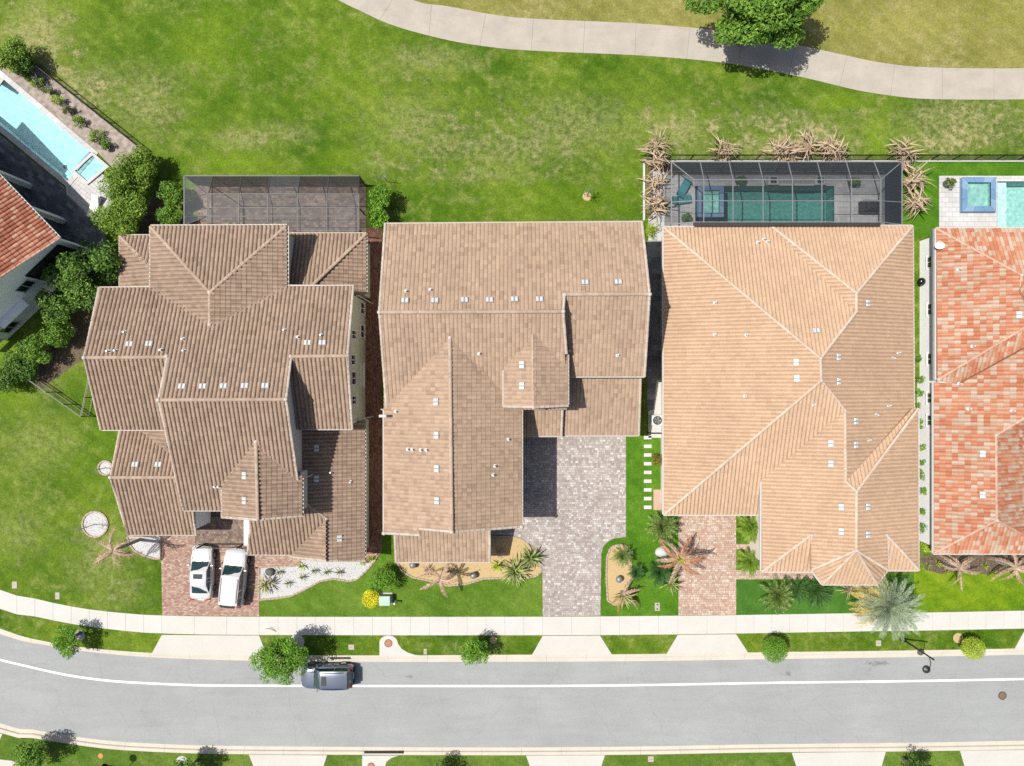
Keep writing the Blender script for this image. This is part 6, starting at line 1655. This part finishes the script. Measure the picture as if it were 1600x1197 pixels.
# between the angled house and the brown roof
shrub('big dark glossy tree between the white angled house and brown roof', 132, 432, 3.6, 3.3, 'dark', 'tree', 'tree', 6500, .27, ry=3.2, rz=2.4, k=42, sub=.23)
shrub('dark glossy tree against the wall of the angled white house', 92, 468, 3.0, 1.9, 'dark', 'tree', 'tree', 2600, .25, rz=1.8, k=26, sub=.26)
for (px, py, zc, r, kd, lab) in ((214, 262, 2.2, 1.5, 'light', 'yellow-green shrub by the pool spa, topmost of the tall hedge'), (194, 300, 2.6, 1.85, 'light', 'yellow-green shrub in the middle of the tall hedge by the pool'), (186, 342, 2.6, 1.75, 'light', 'yellow-green shrub at the lower end of the tall hedge by the pool'),
        (230, 250, 1.6, .95, 'dark', 'dark green shrub shaded by the tall yellow-green hedge'), (84, 512, 1.7, 1.45, 'mid', 'leafy green bush under the white wall, first below the dark tree'), (58, 545, 1.6, 1.35, 'mid', 'leafy green bush under the white wall, second below the dark tree'), (32, 572, 1.5, 1.3, 'dark', 'leafy green bush under the white wall, third below the dark tree'),
        (8, 592, 1.4, 1.2, 'dark', 'leafy bush at the left edge beside the wire fence'), (14, 84, 1.9, 1.45, 'light', 'yellow-green shrub at the far corner of the blue pool'), (34, 96, 1.5, 1.0, 'dark', 'dark shrub beside the diagonal fence corner'),
        (266, 303, 1.7, 1.05, 'mid', 'rounded green shrub beside the grey cage, nearer the golf lawn'), (263, 341, 1.6, .95, 'mid', 'rounded green shrub beside the grey cage, nearer the brown roof'), (592, 308, 1.9, 1.05, 'bright', 'feathery bright shrub at the cage corner, nearer the golf lawn'), (591, 338, 1.9, .95, 'bright', 'feathery bright shrub at the cage corner, nearer the tan roof')):
    shrub(lab, px, py, zc, r, kd, size=.19, n=int(1500 * r * r), k=18, group='shrubs round the back gardens')
for q, (px, py, r, kd) in enumerate(((22, 103, .62, 'lime'), (40, 116, .5, 'light'), (58, 128, .5, 'light'), (74, 141, .42, 'olive'), (90, 157, .5, 'lime'), (106, 172, .42, 'olive'), (124, 187, .62, 'light'), (150, 211, .66, 'light'), (166, 226, .5, 'mid'))):
    names = ['first', 'second', 'third', 'fourth', 'fifth', 'sixth', 'seventh', 'eighth', 'ninth']
    shrub(f'{names[q]} low shrub along the blue pool, counted from the fence corner', px, py, .55, r, kd, size=.15, n=340, k=9, group='low shrubs along the blue pool')
shrub('dense green shrub behind the yellow shrub in the front lawn', 597, 908, 1.3, 1.2, 'bright', n=3000, size=.13, k=30)
shrub('square bright yellow shrub beside the transformer box', 580, 936, .6, .80, 'yellow', n=2200, size=.10, rz=.5, ball=True)
shrub('lime green bush at the corner of the white wall and orange roof', 1450, 854, .7, .55, 'lime', n=600, size=.12)
shrub('lime green fern in the white gravel gap behind the sandy roof', 1018, 358, .6, .55, 'lime', n=500, size=.16, aspect=.25, ry=.8)
shrub('small russet shrub beside the stepping stones', 1028, 717, .5, .55, 'red', n=420, size=.13)
for q, py in enumerate((560, 592, 612, 634, 664, 700, 722, 742, 768, 800, 826)):
    shrub(f'{ORD[q]} leafy plant in the narrow gap beside the white wall, from the top', 1436 + (q % 3) + (4 if q > 4 else 0), py, 1.2, .36 + .1 * (q % 3 == 1), 'light' if q % 2 else 'bright', n=130, size=.17, stem=True, k=6, group='leafy plants in the narrow gap', aspect=.3)
# planters
M['pot'] = plain('dark_pot', (.08, .09, .10), .5)
for (px, py, lab, kd) in ((1486, 284, 'potted plant on the white pool deck near the spa', 'olive'), (1158, 279, 'potted green plant on the cage deck beside the water feature', 'mid'), (1337, 283, 'potted green plant on the cage deck near the barbecue', 'mid'), (1073, 339, 'potted green plant in the cage corner by the spa', 'mid')):
    rt = shrub(lab, px, py, .75, .42, kd, 'potted_plant', 'plant', n=420, size=.14, k=9)
    mb = MB(); mb.lathe([(.2, 0), (.3, .1), (.32, .45), (.27, .46), (.27, .40), (.02, .40)], 14); mb.build('pot', M['pot'], rt, world=False)

# ------------------------------------------------------------------ fronds
def frond_mesh(name, L, rise, droop, pairs, leaf, mat, width=.03, fwd=.55, hang=.25, curl=0.0, seed=1):
    g = random.Random(seed); v, f = [], []
    N = pairs
    pts = []
    for i in range(N + 1):
        t = i / N
        pts.append(Vector((L * t * (1 - .12 * droop * t), curl * t * t * L, rise * t * L - droop * t * t * L * .62)))
    for i in range(N):
        p, q = pts[i], pts[i + 1]; w = .025 * (1 - i / N) + .006; o = len(v)
        v += [p + Vector((0, w, 0)), p - Vector((0, w, 0)), q - Vector((0, w * .8, 0)), q + Vector((0, w * .8, 0))]; f.append((o, o + 1, o + 2, o + 3))
    for i in range(1, N + 1):
        t = i / N; p = pts[i]; d = (pts[i] - pts[i - 1]).normalized()
        ln = leaf * (math.sin(math.pi * min(1, .16 + .84 * t * .97)) ** .6) * g.uniform(.8, 1.1)
        for s in (-1, 1):
            e = (Vector((0, s, 0)) * (1 - fwd) + d * fwd + Vector((0, 0, .15 - hang * g.uniform(.6, 1.4)))).normalized() * ln
            o = len(v); wv = d * width
            v += [p - wv * .5, p + e * .5 + wv * .9 + Vector((0, 0, .02)), p + e, p + e * .5 - wv * .9 + Vector((0, 0, .02))]; f.append((o, o + 1, o + 2, o + 3))
    return mesh(name, v, f, mat)
def paddle_mesh(name, L, wd, rise, droop, mat, seed, fold=.5, side=.5):
    """strap or paddle leaf, folded along its rib"""
    g = random.Random(seed); rows = []
    N = 7; tw = g.uniform(side * .5, side) * g.choice((-1, 1))
    for i in range(N + 1):
        t = i / N
        w = wd * (math.sin(math.pi * min(1, .10 + .9 * t)) ** .7) * (1 if t > .3 else .35 + t)
        c = Vector((L * t, tw * t * t * L * .5, rise * t * L - droop * t * t * L))
        rows.append([c + Vector((0, w * .5, w * fold * g.uniform(.3, 1))), c, c + Vector((0, -w * .5, w * fold * g.uniform(.3, 1)))])
    v, f = grid_mesh(rows); return mesh(name, v, f, mat)
def rosette(rt, meshes, n, z, tilt=(0, 60), name='frond', az0=0.0, az_rng=360.0, scale=(.85, 1.1), mats=None, seed=0, spread=0.0):
    g = random.Random(seed)
    for i in range(n):
        o = link(bpy.data.objects.new(name, g.choice(meshes) if isinstance(meshes, list) else meshes))
        o.parent = rt
        t = tilt[0] + (tilt[1] - tilt[0]) * (i / max(1, n - 1))
        o.location = (g.uniform(-spread, spread), g.uniform(-spread, spread), z + g.uniform(-.02 - spread, .02 + spread * .4))
        if spread: t = g.uniform(*tilt)
        o.rotation_euler = (g.uniform(-.2, .2), -R(t + g.uniform(-7, 7)), R(az0 + az_rng * ((i * .381966) % 1.0) + g.uniform(-6, 6)))
        s = g.uniform(*scale); o.scale = (s, s, s)
def trunk(rt, h, r0, r1, mat, lean=(0, 0)):
    mb = MB(); k = max(3, int(h / .16)); pts, rad = [], []
    for i in range(k + 1):
        t = i / k; pts.append((lean[0] * t * t, lean[1] * t * t, h * t)); rad.append((r0 + (r1 - r0) * t) * (1.0 if i % 2 else 1.12))
    mb.tube(pts, rad, 9); return mb.build('trunk', mat, rt, world=False)
FM = {
 'sylv': [frond_mesh('frond', 2.75, .35, .55, 34, .42, LEAF['silver'], .028, .5, .12, c, s) for s, c in ((1, .06), (2, -.08), (3, 0))],
 'gold': [frond_mesh('frond', 2.7, .15, .6, 30, .40, LEAF['gold'], .028, .5, .15, 0, 4)],
 'sago': [frond_mesh('frond', 1.5, .5, .75, 30, .26, LEAF['sago'], .020, .45, .1, c, s) for s, c in ((5, .1), (6, -.1))],
 'sago_dark': [frond_mesh('frond', 1.3, .5, .75, 28, .26, LEAF['fan'], .022, .45, .1, c, s) for s, c in ((7, .1), (8, -.1))],
 'fan': [frond_mesh('frond', 1.2, .3, .45, 12, .62, LEAF['fan'], .05, .72, .06, 0, 9)],
 'areca': [frond_mesh('frond', 1.4, .7, .9, 22, .34, LEAF['light'], .034, .5, .15, c, s) for s, c in ((10, .1), (11, -.1))],
 'dead': [frond_mesh('frond', 2.1, .45, 1.0, 44, .36, LEAF['dead'], .034, .55, .40, c, s) for s, c in ((12, .5), (13, -.42), (14, 0.1))],
 'rust': [frond_mesh('frond', 2.0, .45, .95, 44, .36, LEAF['rust'], .034, .55, .38, c, s) for s, c in ((15, .4), (16, -.3))],
 'agave': [paddle_mesh('leaf', 1.35, .13, .75, .55, LEAF['agave'], s, .4) for s in (17, 18, 19)],
 'straw': [paddle_mesh('leaf', 1.1, w_ * 1.25, ri, dr, LEAF['straw'], s, .9, 1.7) for s, w_, ri, dr in ((20, .10, .9, 1.2), (21, .07, 1.2, 1.7), (22, .13, .7, 1.4), (23, .05, .5, .8), (31, .09, 1.4, 2.1), (32, .12, .3, .9))],
 'tuft': [paddle_mesh('leaf', .42, .05, 1.0, .6, LEAF['olive'], s, .3) for s in (24, 25)],
 'tuft_y': [paddle_mesh('leaf', .42, .06, 1.0, .6, LEAF['lime'], s, .3) for s in (26, 27)],
 'tuft_b': [paddle_mesh('leaf', .6, .04, .9, .9, LEAF['dead'], s, .3) for s in (28, 29)]}
def palm(label, px, py, h, kinds, name='palm', cat='palm', th=None, tr=.12, seed=0, base=None):
    """kinds: (mesh key, count, tilt range, azimuth start, azimuth range, scale)"""
    c = W(px, py, h); b = Vector((c.x, c.y, 0))
    rt = thing(name, b, label, cat)
    trunk(rt, max(.12, h * .97), tr * 1.2, tr, M['bark_grey'])
    for i, (k, n, tl, a0, ar, sc) in enumerate(kinds):
        rosette(rt, FM[k], n, h, tl, 'frond' if k not in ('agave', 'straw', 'tuft', 'tuft_y', 'tuft_b') else 'leaf', a0, ar, sc, seed=seed + i)
    return rt
palm('large silvery date palm with golden lower fronds over the pavement', 1388, 948, 3.4, [('sylv', 62, (-18, 55), 0, 360, (.9, 1.08)), ('gold', 18, (-16, 6), 90, 140, (1.0, 1.14))], tr=.24, seed=1)
palm('sago palm with pale tips, nearest the peach driveway', 1213, 930, 1.0, [('sago', 44, (-10, 62), 0, 360, (.95, 1.2))], tr=.2, seed=2)
palm('deep green fan palm between the sago palm and the silvery palm', 1276, 924, 1.0, [('fan', 20, (-10, 50), 0, 360, (.95, 1.15))], tr=.12, seed=3)
palm('smaller deep green fan palm behind the sago palm', 1246, 921, .9, [('fan', 15, (-10, 50), 0, 360, (.8, 1.0))], tr=.12, seed=4)
palm('grey-leaved low palm tucked under the bay roof', 1322, 919, .7, [('tuft_b', 24, (0, 70), 0, 360, (1.2, 1.8)), ('tuft', 14, (0, 70), 0, 360, (1.2, 1.8))], 'garden_plant', 'plant', tr=.08, seed=41)
palm('dense sago palm at the front corner of the sandy roof', 1034, 823, .9, [('sago', 52, (-12, 64), 0, 360, (.9, 1.12))], tr=.18, seed=5)
palm('green sago palm at the top of the tan island bed', 972, 868, .8, [('sago', 34, (-5, 60), 0, 360, (.65, .8))], tr=.16, seed=6)
palm('dark sago palm between the tan island bed and dead palm', 994, 893, .5, [('sago_dark', 26, (-5, 55), 0, 360, (.6, .8))], tr=.14, seed=7)
palm('dark green sago palm below the dead palm on the bright lawn', 1030, 893, .7, [('sago_dark', 34, (-8, 60), 0, 360, (.85, 1.1))], tr=.16, seed=8)
palm('pale striped agave below the dead palm by the peach driveway', 1047, 911, .4, [('agave', 20, (0, 60), 0, 360, (.6, .85))], 'agave', 'agave', tr=.1, seed=9)
palm('leafy areca palm beside the entry wall, upper of the pair', 1170, 824, 1.1, [('areca', 38, (-8, 64), 0, 360, (.85, 1.05))], tr=.08, seed=10)
palm('leafy areca palm beside the entry wall, lower of the pair', 1170, 876, .9, [('areca', 26, (-5, 60), 0, 360, (.75, .95)), ('sago', 20, (-5, 40), 0, 360, (.75, .95))], tr=.08, seed=11)
palm('large pale striped agave at the end of the tan bed', 803, 890, .35, [('agave', 60, (-5, 75), 0, 360, (.9, 1.15))], 'agave', 'agave', tr=.12, seed=12)
palm('dark spiky agave touching the grey driveway', 829, 871, .4, [('agave', 28, (-5, 70), 0, 360, (.75, 1.0)), ('sago_dark', 18, (0, 50), 0, 360, (.6, .8))], 'agave', 'agave', tr=.12, seed=13)
palm('small yellow-green agave in the tan bed', 776, 884, .3, [('tuft_y', 26, (0, 70), 0, 360, (1.4, 1.8))], 'agave', 'agave', tr=.08, seed=14)
palm('spiky brown and green agave at the corner of the white gravel', 416, 912, .35, [('agave', 22, (-5, 65), 0, 360, (.65, .85)), ('tuft_b', 18, (-5, 50), 0, 360, (1.2, 1.7))], 'agave', 'agave', tr=.1, seed=15)
palm('dead palm with bare drooping fronds on the lawn by the white gravel', 176, 861, 4.0, [('dead', 8, (-25, 20), 0, 360, (.8, 1.05))], tr=.11, seed=16)
palm('dead thin palm with few fronds in the tan bed', 688, 905, 2.6, [('dead', 7, (-25, 15), 10, 360, (.75, 1.0))], tr=.09, seed=17)
palm('big frost-killed palm with rusty fronds beside the peach driveway', 1062, 874, 2.6, [('rust', 6, (-20, 20), 20, 360, (.95, 1.15)), ('dead', 6, (-20, 15), 50, 360, (.95, 1.15)), ('tuft_y', 10, (10, 60), 0, 360, (1.2, 1.6))], tr=.14, seed=18)
palm('small rusty palm at the lower end of the tan island bed', 974, 930, .9, [('rust', 4, (-10, 20), 200, 200, (.6, .75)), ('dead', 5, (-10, 20), -40, 160, (.7, .85)), ('agave', 14, (-5, 40), 180, 200, (.7, .9))], tr=.12, seed=19)
palm('dead grey palm leaning in the mulch, nearer the sandy roof', 1500, 888, 2.0, [('dead', 8, (-25, 25), 0, 360, (.7, .95))], tr=.12, seed=20)
palm('dead grey palm in the mulch at the right edge', 1588, 888, 2.2, [('dead', 9, (-25, 25), 0, 360, (.75, 1.0))], tr=.12, seed=21)
for q, (px, py, kd) in enumerate(((437, 893, 'tuft'), (451, 910, 'tuft'), (472, 884, 'tuft_y'), (474, 901, 'tuft'), (492, 891, 'tuft'), (511, 893, 'tuft'), (531, 893, 'tuft'), (566, 877, 'tuft_y'), (580, 872, 'tuft_y'))):
    names = ['first', 'second', 'third', 'fourth', 'fifth', 'sixth', 'seventh', 'eighth', 'ninth']
    palm(f'{names[q]} small tufted plant in the white gravel bed, counted from the driveway', px, py, .1, [(kd, 18, (0, 75), 0, 360, (.9, 1.4))], 'garden_plant', 'plant', tr=.03, seed=30 + q)
for (px, py, lab) in ((668, 889, 'brown grass tuft in the tan bed near the grey dome lamp'), (706, 891, 'brown grass tuft in the tan bed behind the dead thin palm'), (780, 862, 'brown grass tuft in the shaded corner of the tan bed')):
    palm(lab, px, py, .12, [('tuft_b', 40, (0, 75), 0, 360, (.8, 1.2))], 'grass_tuft', 'plant', tr=.04, seed=int(px))
for q, (px, py) in enumerate(((1448, 884), (1463, 880), (1478, 892), (1536, 884), (1548, 893), (1570, 880))):
    palm(f'{ORD[q]} small yellow-green plant in the brown mulch, from the sandy roof', px, py, .1, [('tuft_y', 14, (0, 75), 0, 360, (.8, 1.2))], 'garden_plant', 'plant', tr=.03, seed=60 + q)
# frost-killed clumps of big-leaved plants along the fence
dry = [(1024, 226, 1.5, 1.0), (1027, 252, 1.4, .95), (1024, 285, 1.4, 1.0), (1027, 320, 1.4, 1.05), (1131, 234, 1.3, .95), (1221, 232, 1.3, .95), (1262, 228, 1.4, 1.1), (1296, 230, 1.4, 1.1), (1312, 238, 1.2, .8), (1411, 236, 1.4, 1.0), (1428, 282, 1.5, 1.15), (1432, 318, 1.5, 1.15), (1416, 256, 1.2, .8), (1238, 240, 1.1, .8)]
lab_dry = ['at the corner of the long fence', 'second down beside the dark cage', 'third down beside the dark cage', 'fourth down beside the dark cage, nearest the roof', 'standing alone against the fence behind the spa', 'behind the raised planter, first of the fence row', 'tallest in the middle of the fence row', 'spreading at the end of the fence row', 'small, last of the fence row', 'at the far cage corner against the fence',
           'beside the far side of the cage, upper of the pair', 'beside the far side of the cage, lower of the pair', 'squeezed between the cage corner and fence', 'low, between the fence row clumps']
for q, ((px, py, h, s), lb) in enumerate(zip(dry, lab_dry)):
    c = W(px, py, .9); rt = thing('dry_plant', (c.x, c.y, 0), f'dry straw-coloured plant {lb}', 'plant', 'frost-killed plants round the pool cage')
    for k in range(4):
        a = k * 1.6 + q; mb = MB(); mb.tube([(math.cos(a) * .08, math.sin(a) * .08, 0), (math.cos(a) * .2, math.sin(a) * .2, h * .75)], [.06, .035], 6); mb.build('stem', M['bark_grey'], rt, world=False)
    rosette(rt, FM['straw'], 64, h * .7, (-70, 70), 'leaf', 0, 360, (.35 * s, 1.15 * s), seed=200 + q, spread=.5)
    rosette(rt, FM['dead'], 3, h * .7, (-30, 10), 'leaf', 40 * q, 360, (.35 * s, .5 * s), seed=300 + q)
# bare saplings
def sapling(label, px, py, h, leaf=True, lean=(0, 0)):
    p = W(px, py); rt = thing('sapling', p, label, 'sapling')
    mb = MB(); mb.tube([(0, 0, 0), (lean[0] * .5, lean[1] * .5, h * .6), (lean[0], lean[1], h)], [.035, .025, .01], 6); mb.build('trunk', M['bark_grey'], rt, world=False)
    g = random.Random(int(px))
    for k in range(16):
        z = h * (.45 + .5 * g.random()); a = g.uniform(0, 6.28); L = g.uniform(.3, .75) * h * .35
        x, y = lean[0] * z / h, lean[1] * z / h
        mb = MB(); mb.tube([(x, y, z), (x + math.cos(a) * L * .6, y + math.sin(a) * L * .6, z + L * .35), (x + math.cos(a + .4) * L, y + math.sin(a + .4) * L, z + L * .6)], [.012, .009, .004], 4); mb.build('branch', M['bark_grey'], rt, world=False)
    if leaf:
        v, f = leaves([(0, 0, h * .85, .5, .5, .4)], 90, .12, seed=int(px)); mobj('foliage', v, f, LEAF['olive'], rt, world=False)
sapling('bare sapling on the open back lawn with a tan ring', 917, 307, 1.9, True)
sapling('bare leaning sapling in the round white gravel bed', 149, 819, 2.6, False)
sapling('leafless twiggy sapling at the corner of the grey cage', 605, 284, 1.8, False)
sapling('thin bare sapling in the small stone ring by the brown roof', 165, 731, 1.8, False)
# crooked bare stems in the pool bed
for q, (px, py) in enumerate(((50, 118), (72, 133), (100, 164), (116, 178), (140, 200), (84, 148))):
    sapling(f'crooked bare stem {["nearest the fence corner", "second along", "in the middle", "past the middle", "nearest the spa", "beside the drain side"][q]} in the bed behind the blue pool', px, py, 1.5, False, (rnd.uniform(-.4, .4), rnd.uniform(-.4, .4)))
# fallen frond on the pavement
p = W(432, 985); o = link(bpy.data.objects.new('fallen_frond', FM['rust'][0])); o.location = (p.x, p.y - .1, .08); o.rotation_euler = (1.2, -.2, R(140)); o.scale = (.5, .35, .35)
tag(o, 'brown fallen palm frond lying across the pavement', 'palm frond')
